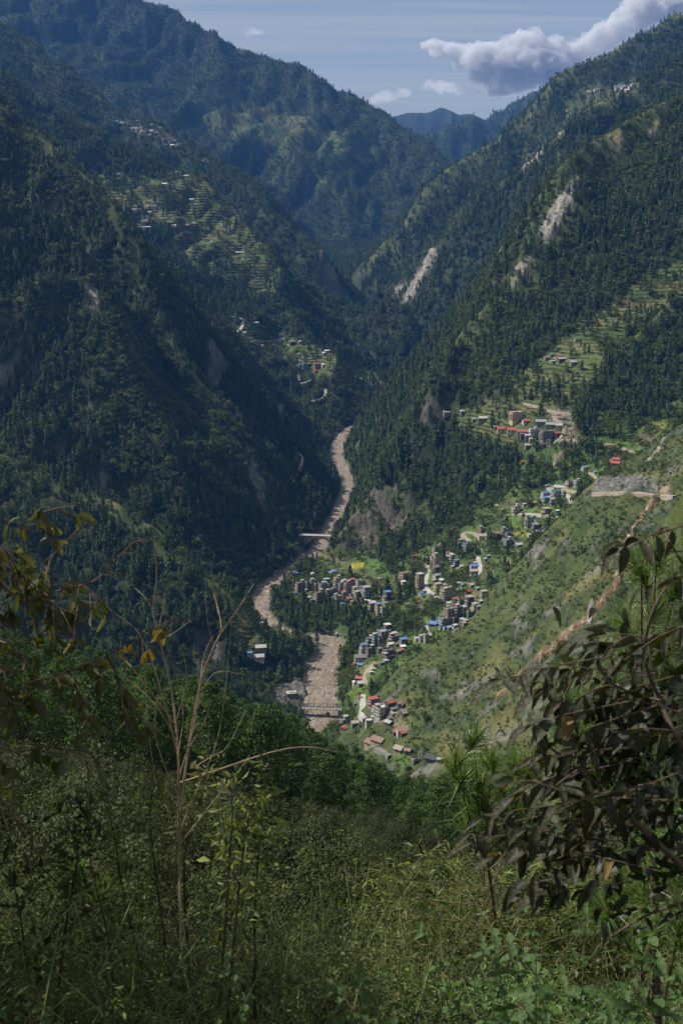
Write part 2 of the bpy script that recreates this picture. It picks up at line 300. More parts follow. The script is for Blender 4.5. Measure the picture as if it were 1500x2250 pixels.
ROCKS = [([(1270, 388), (1232, 425), (1205, 462), (1178, 540), (1196, 545), (1225, 500), (1262, 430), (1280, 398)], 1450, 1900, 1.0, (.44, .41, .37)),
 ([(1172, 545), (1130, 590), (1120, 640), (1140, 620), (1165, 580)], 1400, 1800, .7, (.33, .30, .26)),
 ([(1448, 255), (1432, 275), (1420, 310), (1436, 300), (1450, 278)], 1600, 2100, .8, (.44, .36, .28)), ([(1330, 300), (1362, 288), (1372, 318), (1345, 330)], 1600, 2100, .6, (.42, .35, .28)), ([(1300, 330), (1318, 318), (1322, 340)], 1600, 2100, .6, (.42, .35, .28)),
 ([(945, 545), (905, 620), (878, 665), (892, 668), (930, 610), (962, 548)], 2500, 3900, .9, (.36, .33, .31)), ([(862, 640), (885, 622), (895, 632), (868, 652)], 2500, 3900, .8, (.34, .31, .29)),
 ([(1192, 325), (1145, 362), (1150, 368), (1196, 336)], 2500, 4000, .9, (.42, .39, .36)), ([(1238, 280), (1218, 300), (1228, 304), (1242, 296)], 2500, 4000, .9, (.42, .36, .31)), ([(1040, 404), (1022, 430), (1030, 442), (1046, 415)], 2500, 4000, .7, (.36, .31, .28)),
 ([(1305, 1050), (1360, 1042), (1440, 1052), (1448, 1078), (1300, 1082)], 820, 1000, 1.0, (.20, .195, .20)), ([(1452, 1068), (1472, 1066), (1474, 1086), (1452, 1088)], 800, 1000, 1.0, (.5, .37, .27)),
 ([(960, 760), (945, 800), (905, 850), (890, 900), (905, 905), (950, 830), (985, 770)], 1400, 1700, .75, (.25, .23, .205)), ([(1010, 735), (1038, 728), (1050, 745), (1015, 752)], 1400, 1700, .7, (.24, .22, .2)),
 ([(850, 935), (815, 990), (800, 1040), (822, 1035), (850, 985)], 1400, 1700, .7, (.28, .265, .24)),
 ([(742, 1180), (790, 1090), (880, 1070), (930, 1110), (900, 1170), (840, 1215), (770, 1215)], 1350, 1620, .5, (.13, .115, .10)),
 ([(425, 1405), (478, 1405), (505, 1450), (492, 1480), (432, 1462)], 880, 1200, 1.0, (.115, .115, .12)),
 ([(180, 610), (215, 640), (222, 720), (200, 705), (186, 660)], 1400, 1750, .7, (.33, .31, .28)), ([(536, 965), (560, 1000), (585, 1080), (572, 1110), (548, 1030)], 1350, 1600, .7, (.28, .26, .24)),
 ([(30, 1060), (62, 1075), (66, 1125), (38, 1110)], 1000, 1400, .6, (.19, .19, .19)), ([(40, 1190), (62, 1200), (60, 1230), (42, 1222)], 900, 1400, .6, (.19, .19, .19)),
 ([(1165, 1205), (1200, 1200), (1195, 1240), (1170, 1235)], 900, 1000, .7, (.25, .24, .24)), ([(1130, 1325), (1155, 1320), (1165, 1345), (1135, 1350)], 850, 1000, .7, (.25, .24, .24)), ([(1110, 1625), (1150, 1620), (1165, 1650), (1130, 1665)], 750, 900, .7, (.26, .25, .24)),
 ([(1000, 1725), (1030, 1700), (1032, 1750), (1010, 1765)], 300, 900, .8, (.45, .42, .38)),
 ([(598, 1520), (640, 1495), (672, 1500), (682, 1545), (640, 1550), (600, 1545)], 900, 1100, 1.0, (.17, .165, .155)),
 ([(1205, 905), (1250, 900), (1258, 935), (1225, 930)], 1250, 1500, .8, (.28, .26, .23)), ([(1255, 935), (1275, 930), (1262, 985), (1250, 975)], 1250, 1500, .8, (.26, .2, .15)),
]
# lines of scree and earth: photo polyline, width in metres, colour
SCARS = [([(1440, 1095), (1398, 1150), (1372, 1225), (1348, 1290), (1300, 1355), (1232, 1430), (1168, 1505), (1120, 1575), (1095, 1615)], 1.9, 780, 960, (.30, .185, .125)),
 ([(1236, 1535), (1222, 1570), (1213, 1600)], 1.6, 740, 900, (.42, .4, .37)), ([(1297, 1330), (1294, 1380)], 1.0, 780, 900, (.42, .4, .37)),
 ([(1420, 1015), (1452, 985), (1498, 925)], 2.0, 820, 960, (.4, .37, .33)),
 ([(1225, 1020), (1245, 975), (1260, 930)], 4.0, 1200, 1500, (.2, .16, .12)),
 ([(985, 1165), (965, 1200), (972, 1180)], 2.0, 1200, 1450, (.35, .33, .3))]
FIELDS = [([(1002, 1252), (1021, 1248), (1020, 1266), (1005, 1266)], (.36, .29, .03)), ([(772, 1240), (800, 1236), (796, 1247), (772, 1249)], (.33, .29, .04)), ([(1128, 1158), (1165, 1176), (1160, 1184), (1126, 1168)], (.3, .29, .05)),
 ([(745, 1240), (765, 1235), (772, 1250), (750, 1254)], (.10, .12, .05)), ([(802, 1232), (845, 1228), (850, 1258), (815, 1262)], (.075, .135, .034)), ([(1038, 1300), (1058, 1304), (1052, 1312), (1034, 1308)], (.17, .10, .07)), ([(905, 1310), (935, 1318), (930, 1350), (912, 1345)], (.11, .10, .05)),
 ([(1098, 1228), (1125, 1232), (1122, 1252), (1102, 1246)], (.17, .16, .08)), ([(780, 1462), (822, 1452), (815, 1500), (772, 1505), (768, 1480)], (.125, .15, .055)), ([(852, 1582), (900, 1580), (905, 1598), (868, 1606)], (.14, .14, .06)), ([(852, 1652), (890, 1662), (905, 1680), (872, 1678)], (.08, .16, .03)),
 ([(1420, 925), (1465, 930), (1460, 948), (1415, 940)], (.16, .17, .04)), ([(1388, 958), (1440, 955), (1445, 972), (1395, 975)], (.13, .10, .065)), ([(1105, 1120), (1150, 1118), (1165, 1150), (1120, 1160)], (.085, .14, .038))]
def build_ground():
    n1 = fbm(GX / 70, GY / 70, 4); n2 = fbm(GX / 19 + 5, GY / 19, 4); n3 = fbm(GX / 400, GY / 400 + 2, 3)
    def c3(c): return np.broadcast_to(np.array(c, float), GX.shape + (3,)).copy()
    mixc = lambda A, B, m: A + (np.asarray(B) - A) * m[..., None]
    col = c3((.026, .036, .017))                                   # forest floor, scrub; painted dark so gaps between trees look shaded
    col = mixc(col, (.052, .064, .026), sstep(.1, .8, n1 + .5 * n2))
    grass = c3((.074, .092, .032)); grass = mixc(grass, (.038, .058, .021), sstep(-.45, .4, n2 + .6 * n1)); grass = mixc(grass, (.125, .122, .050), sstep(.25, .8, n1 - .4 * n2))
    gm = blur(_own('S', 'S2'), 3) * 0.95
    crest = np.zeros(GX.shape)
    for k, dist in (('R1', 30), ('R1b', 30), ('A', 8), ('B2', 12), ('B3', 12), ('F', 30), ('R1c', 14)):
        d, sd_, _, _ = poly_dist(GX, GY, SPUR3[k][:, :2]); crest = np.maximum(crest, (1 - sstep(dist * .4, dist * 1.6, d + 14 * n2)) * (GY > 900))
    gm = np.maximum(gm, crest * .85)
    low = region([(735, 1190), (790, 1070), (880, 1040), (960, 1120), (920, 1190), (840, 1225)], 1300, 1650)
    gm = np.maximum(gm, blur(low, 2) * .7)
    col = mixc(col, grass, gm)
    vill = c3((.062, .105, .026)); vill = mixc(vill, (.095, .140, .035), sstep(-.2, .6, n2)); vill = mixc(vill, (.05, .075, .025), sstep(.1, .7, n1))
    col = mixc(col, vill, blur(_own(90), 2) * sstep(1380, 1300, GY) * (1 - gm))
    terr = c3((.082, .105, .036)); terr = mixc(terr, (.125, .135, .055), sstep(-.1, .6, n2 + .4 * n1)); terr = mixc(terr, (.05, .085, .026), sstep(.0, .6, n3 + .5 * n2))
    lev = np.floor((GZ + 4 * n1) / 4.2).astype(int); seg = np.floor((GX * .8 + GY * .6) / 24 + (lev * 37 % 17) / 5.0).astype(int); hsh = _P[(lev * 13 + _P[seg & 511]) & 511] / 511.0; hs2 = _P[(lev * 29 + _P[(seg + 77) & 511]) & 511] / 511.0
    terr = terr * (.62 + .75 * hsh)[..., None]; terr = mixc(terr, (.15, .135, .062), (hs2 > .86) * .75); terr = mixc(terr, (.12, .085, .055), (hs2 < .07) * .7); terr = mixc(terr, (.052, .10, .026), ((hs2 > .5) & (hs2 < .62)) * .8)
    col = mixc(col, terr, M_TERR)
    for po, c in FIELDS: col = mixc(col, c, blur(region(po, 600, 1600, 3), 1))
    ff = region([(380, 200), (620, 190), (800, 290), (900, 420), (780, 480), (560, 360), (400, 290)], 4000, 6500, 30)
    col = mixc(col, (.062, .085, .032), blur(ff, 2) * sstep(.0, .5, n3 + .5 * n1))
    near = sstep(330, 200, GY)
    col = mixc(col, (.020, .023, .011), near)  # near ground painted darker, standing in for shade in the gaps between plants
    # rock on steep ground
    rock = c3((.22, .21, .195)); rock = mixc(rock, (.13, .125, .12), sstep(-.2, .5, fbm(GX / 7, GY / 11 + GZ / 5, 3))); rock = mixc(rock, (.30, .275, .24), sstep(.2, .8, n1))
    rm = sstep(2.4, 3.4, GSL + .8 * n2) * (GY > 560) * sstep(7000, 4500, GY) * .8
    rm = np.maximum(rm, sstep(.38, .62, n2 + .35 * n1) * _own('S', 'S2') * .55)
    col = mixc(col, rock, rm)
    RM = rm.copy()
    for po, a, b, s, c in ROCKS:
        m = blur(region(po, a, b, 6), 1) * np.clip(s + .9 * n2, 0, 1)
        cc = c3(c) * (1 + .35 * fbm(GX / 9, GY / 9 + GZ / 4, 3))[..., None]
        col = col + (cc - col) * m[..., None]; RM = np.maximum(RM, m)
    for pl, w, a, b, c in SCARS:
        P = [hit(x, y, a, b + 200)[:2] for x, y in pl]
        d, _, _, _ = poly_dist(GX, GY, P)
        m = (1 - sstep(w * .5, w * 1.3, d + w * 1.3 * n2 + w * .8 * fbm(GX / 5, GY / 5, 2))) * (GY > a - 60) * (GY < b + 60)
        cc = mixc(c3(c), (.48, .42, .36), sstep(.15, .6, fbm(GX / 3, GY / 3, 2)))
        col = col + (cc - col) * m[..., None]; RM = np.maximum(RM, m)
    bank = sstep(7, 1, _dR - river_w(GY)) * sstep(900, 960, GY) * sstep(2000, 1900, GY)
    col = mixc(col, (.24, .215, .19), bank * sstep(-.5, .2, n2 + .2))
    return np.clip(col, .01, .6), RM, gm, crest
GCOL, M_ROCK, M_GRASS, M_CREST = build_ground()
# broken rock stands out of the slope
GZ = GZ + M_ROCK * (GY > 500) * (2.6 * ridged(GX / 13, GY / 13 + GZ / 17, 3, .6) + 1.5 * fbm(GX / 4, GY / 5 + GZ / 6, 2)) * np.interp(GY, [500, 1000, 3000], [.5, .8, 2.0]) - M_ROCK * 1.2 * (GY > 500)

def mesh_from(name, v, f, smooth=False):
    """one mesh from arrays of vertices and quads (or triangles)"""
    v = np.asarray(v, np.float32); f = np.asarray(f, np.int32); n = f.shape[1]
    me = bpy.data.meshes.new(name)
    me.vertices.add(len(v)); me.vertices.foreach_set('co', v.ravel())
    me.loops.add(f.size); me.loops.foreach_set('vertex_index', f.ravel())
    me.polygons.add(len(f)); me.polygons.foreach_set('loop_start', np.arange(len(f), dtype=np.int32) * n)
    me.polygons.foreach_set('use_smooth', np.full(len(f), bool(smooth)))
    me.update(calc_edges=True)
    return me
def put(name, me, mat=None, parent=None, loc=None, kind=None, label=None, cat=None, group=None):
    o = bpy.data.objects.new(name, me); COL.objects.link(o)
    if mat is not None and me is not None and len(me.materials) == 0: me.materials.append(mat)
    if parent is not None: o.parent = parent
    if loc is not None: o.location = loc
    if kind: o['kind'] = kind
    if label: o['label'] = label
    if cat: o['category'] = cat
    if group: o['group'] = group
    return o
def add_col(me, name, c):
    a = me.attributes.new(name, 'FLOAT_COLOR', 'POINT'); c = np.asarray(c, np.float32).reshape(-1, 3)
    a.data.foreach_set('color', np.concatenate([c, np.ones((len(c), 1), np.float32)], 1).ravel())
class NT:
    """small helper to write node trees"""
    def __init__(s, name):
        s.m = bpy.data.materials.new(name); s.m.use_nodes = True; s.t = s.m.node_tree; s.t.nodes.clear()
        s.out = s.n('ShaderNodeOutputMaterial')
    def n(s, t, ins=None, **kw):
        o = s.t.nodes.new(t)
        for k, v in kw.items(): setattr(o, k, v)
        for k, v in (ins or {}).items():
            if hasattr(v, 'links') and hasattr(v, 'is_output'): s.t.links.new(v, o.inputs[k])
            else: o.inputs[k].default_value = v
        return o
    def math(s, op, a, b=0.0, c=0.0): return s.n('ShaderNodeMath', {0: a, 1: b, 2: c}, operation=op).outputs[0]
    def mix(s, f, a, b, blend='MIX'): return s.n('ShaderNodeMixRGB', {0: f, 1: a, 2: b}, blend_type=blend).outputs[0]
    def ramp(s, f, a, b, ca=(0, 0, 0, 1), cb=(1, 1, 1, 1)):
        r = s.n('ShaderNodeValToRGB', {0: f}); e = r.color_ramp.elements; e[0].position = a; e[0].color = ca; e[1].position = b; e[1].color = cb; return r.outputs[0]
    def noise(s, vec, scale, detail=4, rough=.55, dist=0.0): return s.n('ShaderNodeTexNoise', {'Vector': vec, 'Scale': scale, 'Detail': detail, 'Roughness': rough, 'Distortion': dist}).outputs[0]
    def link(s, a, b): s.t.links.new(a, b)
def c4(c): return (c[0], c[1], c[2], 1.0)

def ground_material():
    N = NT('ground')
    pos = N.n('ShaderNodeNewGeometry').outputs['Position']
    att = N.n('ShaderNodeAttribute', attribute_name='ground_col').outputs['Color']
    ter = N.n('ShaderNodeAttribute', attribute_name='terrace').outputs['Fac']
    n1 = N.noise(pos, .55, 6, .65); n2 = N.noise(pos, .09, 4, .6)
    f1 = N.ramp(n1, .3, .7, (.55, .55, .55, 1), (1.4, 1.4, 1.4, 1)); f2 = N.ramp(n2, .3, .7, (.75, .78, .7, 1), (1.22, 1.2, 1.25, 1))
    c = N.mix(1.0, N.mix(1.0, att, f1, 'MULTIPLY'), f2, 'MULTIPLY')
    z = N.n('ShaderNodeSeparateXYZ', {0: pos}).outputs[2]
    wob = N.math('MULTIPLY', N.noise(pos, .03, 3), 9.0)
    saw = N.math('FRACT', N.math('DIVIDE', N.math('ADD', z, wob), 3.4))
    riser = N.math('MULTIPLY', N.math('GREATER_THAN', saw, .62), ter)
    c = N.mix(N.math('MULTIPLY', riser, .3), c, (.032, .045, .018, 1))
    rk = N.n('ShaderNodeAttribute', attribute_name='rock').outputs['Fac']; mpn = N.n('ShaderNodeMapping', {0: pos, 'Scale': (1, 1, .45)}).outputs[0]
    cr = N.noise(mpn, .16, 7, .72, .6); cr2 = N.noise(mpn, .5, 5, .7, 1.0); crk = N.mix(1.0, N.ramp(cr, .38, .62, (.35, .36, .38, 1), (1.3, 1.27, 1.22, 1)), N.ramp(cr2, .35, .6, (.55, .55, .56, 1), (1.25, 1.25, 1.25, 1)), 'MULTIPLY')
    c = N.mix(rk, c, N.mix(1.0, att, crk, 'MULTIPLY')); grn = N.math('MULTIPLY', rk, N.ramp(N.noise(pos, .11, 5, .65), .54, .62)); c = N.mix(N.math('MULTIPLY', grn, .85), c, (.055, .07, .026, 1))
    bs = N.n('ShaderNodeBsdfPrincipled', {'Base Color': c, 'Roughness': .95, 'Specular IOR Level': .15})
    hgt = N.math('ADD', N.math('ADD', N.math('MULTIPLY', n1, .8), N.math('MULTIPLY', riser, -.8)), N.math('MULTIPLY', N.math('MULTIPLY', cr, rk), 3.0))
    bp = N.n('ShaderNodeBump', {'Height': hgt, 'Strength': .9, 'Distance': 1.6}); N.link(bp.outputs[0], bs.inputs['Normal'])
    N.link(bs.outputs[0], N.out.inputs[0]); return N.m
_ny, _nx = GX.shape
_idx = np.arange(_ny * _nx).reshape(_ny, _nx)
gme = mesh_from('ground', np.stack([GX, GY, GZ], -1).reshape(-1, 3), np.stack([_idx[:-1, :-1], _idx[:-1, 1:], _idx[1:, 1:], _idx[1:, :-1]], -1).reshape(-1, 4), True)
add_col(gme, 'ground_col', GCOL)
_a = gme.attributes.new('terrace', 'FLOAT', 'POINT'); _a.data.foreach_set('value', M_TERR.ravel().astype(np.float32))
_a = gme.attributes.new('rock', 'FLOAT', 'POINT'); _a.data.foreach_set('value', np.clip(M_ROCK, 0, 1).ravel().astype(np.float32))
put('ground', gme, ground_material(), kind='structure', label='steep forested mountainsides falling to the river valley')

# ------------------------------------------------------------------ river
def build_river():
    P = smooth_poly(RIVER[(RIVER[:, 1] > 820) & (RIVER[:, 1] < 2300)], 4); n = 15
    T = np.gradient(P, axis=0); T /= np.hypot(T[:, 0], T[:, 1])[:, None]; Nn = np.stack([-T[:, 1], T[:, 0]], 1)
    s = np.linspace(-1, 1, n); w = (river_w(P[:, 1]) + 4)[:, None] * s[None]
    X = P[:, :1] + Nn[:, :1] * w; Y = P[:, 1:] + Nn[:, 1:] * w
    Z = river_z(P[:, 1])[:, None] - .35 + .55 * fbm(X / 5, Y / 5, 4) + .5 * ridged(X / 11, Y / 7, 2)
    N = NT('muddy_water'); pos = N.n('ShaderNodeNewGeometry').outputs['Position']
    a = N.noise(N.n('ShaderNodeMapping', {0: pos, 'Scale': (1.5, .6, 1)}).outputs[0], .2, 7, .7, 1.2); b = N.noise(pos, .05, 3, .6)
    c = N.mix(N.ramp(a, .38, .66), (.125, .095, .068, 1), (.36, .30, .235, 1)); c = N.mix(N.ramp(b, .4, .65, cb=(.5, .5, .5, 1)), c, (.165, .13, .095, 1))
    foam = N.ramp(N.noise(N.n('ShaderNodeMapping', {0: pos, 'Scale': (1.4, .5, 1)}).outputs[0], .45, 6, .75, 1.0), .58, .70); c = N.mix(N.math('MULTIPLY', foam, .75), c, (.6, .56, .5, 1))
    bs = N.n('ShaderNodeBsdfPrincipled', {'Base Color': c, 'Roughness': .5, 'Specular IOR Level': .35})
    bp = N.n('ShaderNodeBump', {'Height': a, 'Strength': 1.0, 'Distance': 2.2}); N.link(bp.outputs[0], bs.inputs['Normal']); N.link(bs.outputs[0], N.out.inputs[0])
    m = len(P); I = np.arange(m * n).reshape(m, n)
    me = mesh_from('river', np.stack([X, Y, Z], -1).reshape(-1, 3), np.stack([I[:-1, :-1], I[1:, :-1], I[1:, 1:], I[:-1, 1:]], -1).reshape(-1, 4), True)
    put('river', me, N.m, kind='structure', label='muddy brown river running in rapids through the gorge')
build_river()

# ------------------------------------------------------------------ terrace banks: a low ledge along every contour of the fields
def terrace_banks():
    V = []; F = []
    P = np.stack([GX, GY, GZ], -1); WZ = 2.6 * fbm(GX / 45, GY / 45, 2); DROP = fbm(GX / 26 + 9, GY / 26, 2)
    nv = 0
    for tid, dz in {1: 5.5, 2: 5.0, 3: 4.2, 4: 4.0, 5: 2.6, 6: 3.4, 7: 3.2}.items():
        m = M_TID == tid
        cell = np.argwhere(m[:-1, :-1] & m[1:, 1:] & m[:-1, 1:] & m[1:, :-1]); i, j = cell[:, 0], cell[:, 1]
        T = np.concatenate([np.stack([P[i, j], P[i, j + 1], P[i + 1, j + 1]], 1), np.stack([P[i, j], P[i + 1, j + 1], P[i + 1, j]], 1)])
        wz = np.concatenate([np.stack([WZ[i, j], WZ[i, j + 1], WZ[i + 1, j + 1]], 1), np.stack([WZ[i, j], WZ[i + 1, j + 1], WZ[i + 1, j]], 1)]); T = T[(q0 := np.concatenate([DROP[i, j]] * 2) > -.28)]; wz = wz[q0]; T = T.copy(); T[:, :, 2] += wz
        nr = np.cross(T[:, 1] - T[:, 0], T[:, 2] - T[:, 0]); nr *= np.sign(nr[:, 2:])
        lo, hi = T[:, :, 2].min(1), T[:, :, 2].max(1)
        for o in range(4):
            lev = (np.ceil(lo / dz) + o) * dz; k = lev < hi - 1e-4
            if not k.any(): continue
            t, l, n = T[k], lev[k], nr[k]; A = np.full((len(t), 2, 3), np.nan); cnt = np.zeros(len(t), int)
            for e0, e1 in ((0, 1), (1, 2), (2, 0)):
                za, zb = t[:, e0, 2], t[:, e1, 2]; c = (za - l) * (zb - l) < 0
                q = t[:, e0] + ((l - za) / np.where(c, zb - za, 1))[:, None] * (t[:, e1] - t[:, e0]); r = np.nonzero(c & (cnt < 2))[0]
                A[r, cnt[r]] = q[r]; cnt[r] += 1
            g = cnt == 2; A, l, n = A[g], l[g], n[g]
            A[:, :, 2] -= 0; l = ground(A[:, :, 0].mean(1), A[:, :, 1].mean(1)); dn = n[:, :2] / (np.hypot(n[:, 0], n[:, 1])[:, None] + 1e-9); w = .28 * dz
            def row(off, dzz): return np.concatenate([A[:, :, :2] + dn[:, None] * off, np.broadcast_to((l + dzz)[:, None, None], (len(l), 2, 1))], 2)
            V.append(np.concatenate([row(-.3, .12), row(w, .1), row(w + .3, -.42 * dz)], 1).reshape(-1, 3))
            b = nv + 6 * np.arange(len(l))[:, None]
            F.append(np.concatenate([b + [[0, 1, 3, 2]], b + [[2, 3, 5, 4]]])); nv += 6 * len(l)
    V = np.concatenate(V); F = np.concatenate(F)
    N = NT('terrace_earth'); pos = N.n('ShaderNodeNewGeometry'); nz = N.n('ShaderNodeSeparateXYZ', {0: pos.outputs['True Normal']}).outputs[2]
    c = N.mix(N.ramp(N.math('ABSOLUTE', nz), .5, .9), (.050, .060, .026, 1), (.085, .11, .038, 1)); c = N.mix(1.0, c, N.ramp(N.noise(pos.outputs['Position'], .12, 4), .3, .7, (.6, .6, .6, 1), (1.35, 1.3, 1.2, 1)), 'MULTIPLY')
    bs = N.n('ShaderNodeBsdfPrincipled', {'Base Color': c, 'Roughness': .95, 'Specular IOR Level': .1}); N.link(bs.outputs[0], N.out.inputs[0])
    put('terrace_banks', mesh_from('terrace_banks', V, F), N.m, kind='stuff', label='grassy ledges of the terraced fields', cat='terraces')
terrace_banks()
# ------------------------------------------------------------------ materials for built things
_M = {}
def plain(name, col, rough=.8, var=.25, scale=1.2, metal=0.0, spec=.3, bump=0.0, dirt=None, corr=0.0):
    if name in _M: return _M[name]
    N = NT(name); tc = N.n('ShaderNodeTexCoord').outputs['Object']
    n = N.noise(tc, scale, 5, .62); n2 = N.noise(tc, scale * .22, 3, .6)
    c = N.mix(1.0, c4(col), N.ramp(n, .3, .7, (1 - var,) * 3 + (1,), (1 + var * .6,) * 3 + (1,)), 'MULTIPLY')
    if dirt: c = N.mix(N.math('MULTIPLY', N.ramp(n2, .45, .7), .75), c, c4(dirt))
    bs = N.n('ShaderNodeBsdfPrincipled', {'Base Color': c, 'Roughness': rough, 'Metallic': metal, 'Specular IOR Level': spec})
    if corr or bump:
        h = n
        if corr:
            w = N.n('ShaderNodeTexWave', {'Vector': tc, 'Scale': corr, 'Distortion': 0.0}); h = w.outputs[1]
        bp = N.n('ShaderNodeBump', {'Height': h, 'Strength': .6, 'Distance': .06 if corr else bump}); N.link(bp.outputs[0], bs.inputs['Normal'])
    N.link(bs.outputs[0], N.out.inputs[0]); _M[name] = N.m; return N.m
WALL = {'brick': (.155, .11, .09), 'brown': (.135, .11, .093), 'concrete': (.27, .26, .245), 'grey': (.20, .20, .205), 'dark': (.11, .105, .105), 'cream': (.52, .46, .33), 'white': (.50, .49, .47), 'pink': (.34, .24, .22),
        'orange': (.30, .21, .155), 'teal': (.14, .28, .31), 'blue': (.20, .27, .36), 'green': (.36, .44, .32), 'yellow': (.38, .32, .19), 'purple': (.20, .17, .21), 'palegreen': (.40, .44, .41), 'stone': (.24, .22, .195), 'wood': (.16, .10, .07)}
ROOF = {'red': (.36, .075, .06), 'orange_red': (.43, .12, .065), 'blue': (.075, .19, .40), 'metal': (.36, .38, .40), 'white': (.62, .63, .64), 'rust': (.22, .14, .11), 'slate': (.13, .135, .145), 'black': (.045, .045, .05), 'pinkish': (.33, .27, .24), 'bluegrey': (.25, .29, .34), 'teal': (.10, .33, .38)}
ROOFWORD = {'orange_red': 'orange-red', 'bluegrey': 'blue-grey', 'metal': 'grey metal', 'white': 'pale metal', 'slate': 'dark slate', 'rust': 'rusty'}
WALLWORD = {'palegreen': 'pale green', 'dark': 'dark grey', 'brick': 'brown brick', 'concrete': 'bare concrete', 'stone': 'stone'}
def wall_mat(k): return plain('wall_' + k, WALL[k], .9, .3, .8, dirt=tuple(.55 * v for v in WALL[k]))
def roof_mat(k): return plain('roof_' + k, ROOF[k], .55, .22, .9, spec=.4, dirt=(.20, .12, .09) if k in ('metal', 'white', 'rust') else tuple(.7 * v for v in ROOF[k]), corr=2.2)
def slab_mat(): return plain('slab_concrete', (.40, .385, .36), .9, .3, 1.0, dirt=(.22, .21, .2))
def glass_mat(): return plain('window_dark', (.022, .026, .032), .25, .2, 1.0, spec=.5)

def boxes(L):
    """vertices and quads of boxes (x0,y0,z0,x1,y1,z1)"""
    V = []; F = []
    for (a, b, c, d, e, f) in L:
        o = len(V)
        V += [(a, b, c), (d, b, c), (d, e, c), (a, e, c), (a, b, f), (d, b, f), (d, e, f), (a, e, f)]
        F += [(o, o + 3, o + 2, o + 1), (o + 4, o + 5, o + 6, o + 7), (o, o + 1, o + 5, o + 4), (o + 1, o + 2, o + 6, o + 5), (o + 2, o + 3, o + 7, o + 6), (o + 3, o, o + 4, o + 7)]
    return V, F
def bar(p, q, r):
    """a square bar from p to q"""
    p = Vector(p); q = Vector(q); d = (q - p).normalized(); a = d.orthogonal().normalized() * r; b = d.cross(a)
    V = [tuple(w + s * a + t * b) for w in (p, q) for s, t in ((1, 1), (-1, 1), (-1, -1), (1, -1))]
    return V, [(0, 1, 2, 3), (7, 6, 5, 4), (0, 4, 5, 1), (1, 5, 6, 2), (2, 6, 7, 3), (3, 7, 4, 0)]
def join(parts):
    V = []; F = []
    for v, f in parts:
        o = len(V); V += list(v); F += [tuple(i + o for i in q) for q in f]
    return V, F
def part(name, vf, mat, parent, **kw):
    return put(name, mesh_from(name, vf[0], vf[1]), mat, parent, **kw)
def empty(name, loc, rz=0.0, label=None, cat=None, group=None):
    o = put(name, None, loc=loc, label=label, cat=cat, group=group); o.rotation_euler = (0, 0, rz); return o
def gable(w, d, z, rise, over=.5, t=.12):
    """two roof sheets with thickness, ridge along x"""
    x0, x1 = -w / 2 - over, w / 2 + over; y0, y1 = -d / 2 - over, d / 2 + over
    lo = z - rise * over / (d / 2)
    V = [(x0, y0, lo), (x1, y0, lo), (x1, 0, z + rise), (x0, 0, z + rise), (x1, y1, lo), (x0, y1, lo)]
    V += [(a, b, c + t) for a, b, c in V]
    F = [(0, 3, 2, 1), (3, 5, 4, 2), (6, 7, 8, 9), (9, 8, 10, 11), (0, 1, 7, 6), (5, 11, 10, 4), (1, 2, 8, 7), (2, 4, 10, 8), (3, 0, 6, 9), (5, 3, 9, 11)]
    return V, F
HOUSES = []      # (x, y, radius) for keeping trees away
_houses = []     # for the labels
NUM = {1: 'single-storey', 2: 'two-storey', 3: 'three-storey', 4: 'four-storey', 5: 'five-storey', 6: 'six-storey'}
def windows_on(w, d, st, h, z0=0.0, every=2.6, sides='flbr', ww=1.05, wh=1.2):
    L = []
    for s in range(st):
        zc = z0 + s * h + .85
        for sd_ in sides:
            ln = w if sd_ in 'fb' else d
            n = max(1, int((ln - .8) / every))
            for k in range(n):
                c = -ln / 2 + (k + .5) * ln / n
                if sd_ == 'f': L.append((c - ww / 2, -d / 2 - .04, zc, c + ww / 2, -d / 2 + .1, zc + wh))
                if sd_ == 'b': L.append((c - ww / 2, d / 2 - .1, zc, c + ww / 2, d / 2 + .04, zc + wh))
                if sd_ == 'l': L.append((-w / 2 - .04, c - ww / 2, zc, -w / 2 + .1, c + ww / 2, zc + wh))
                if sd_ == 'r': L.append((w / 2 - .1, c - ww / 2, zc, w / 2 + .04, c + ww / 2, zc + wh))
    return L
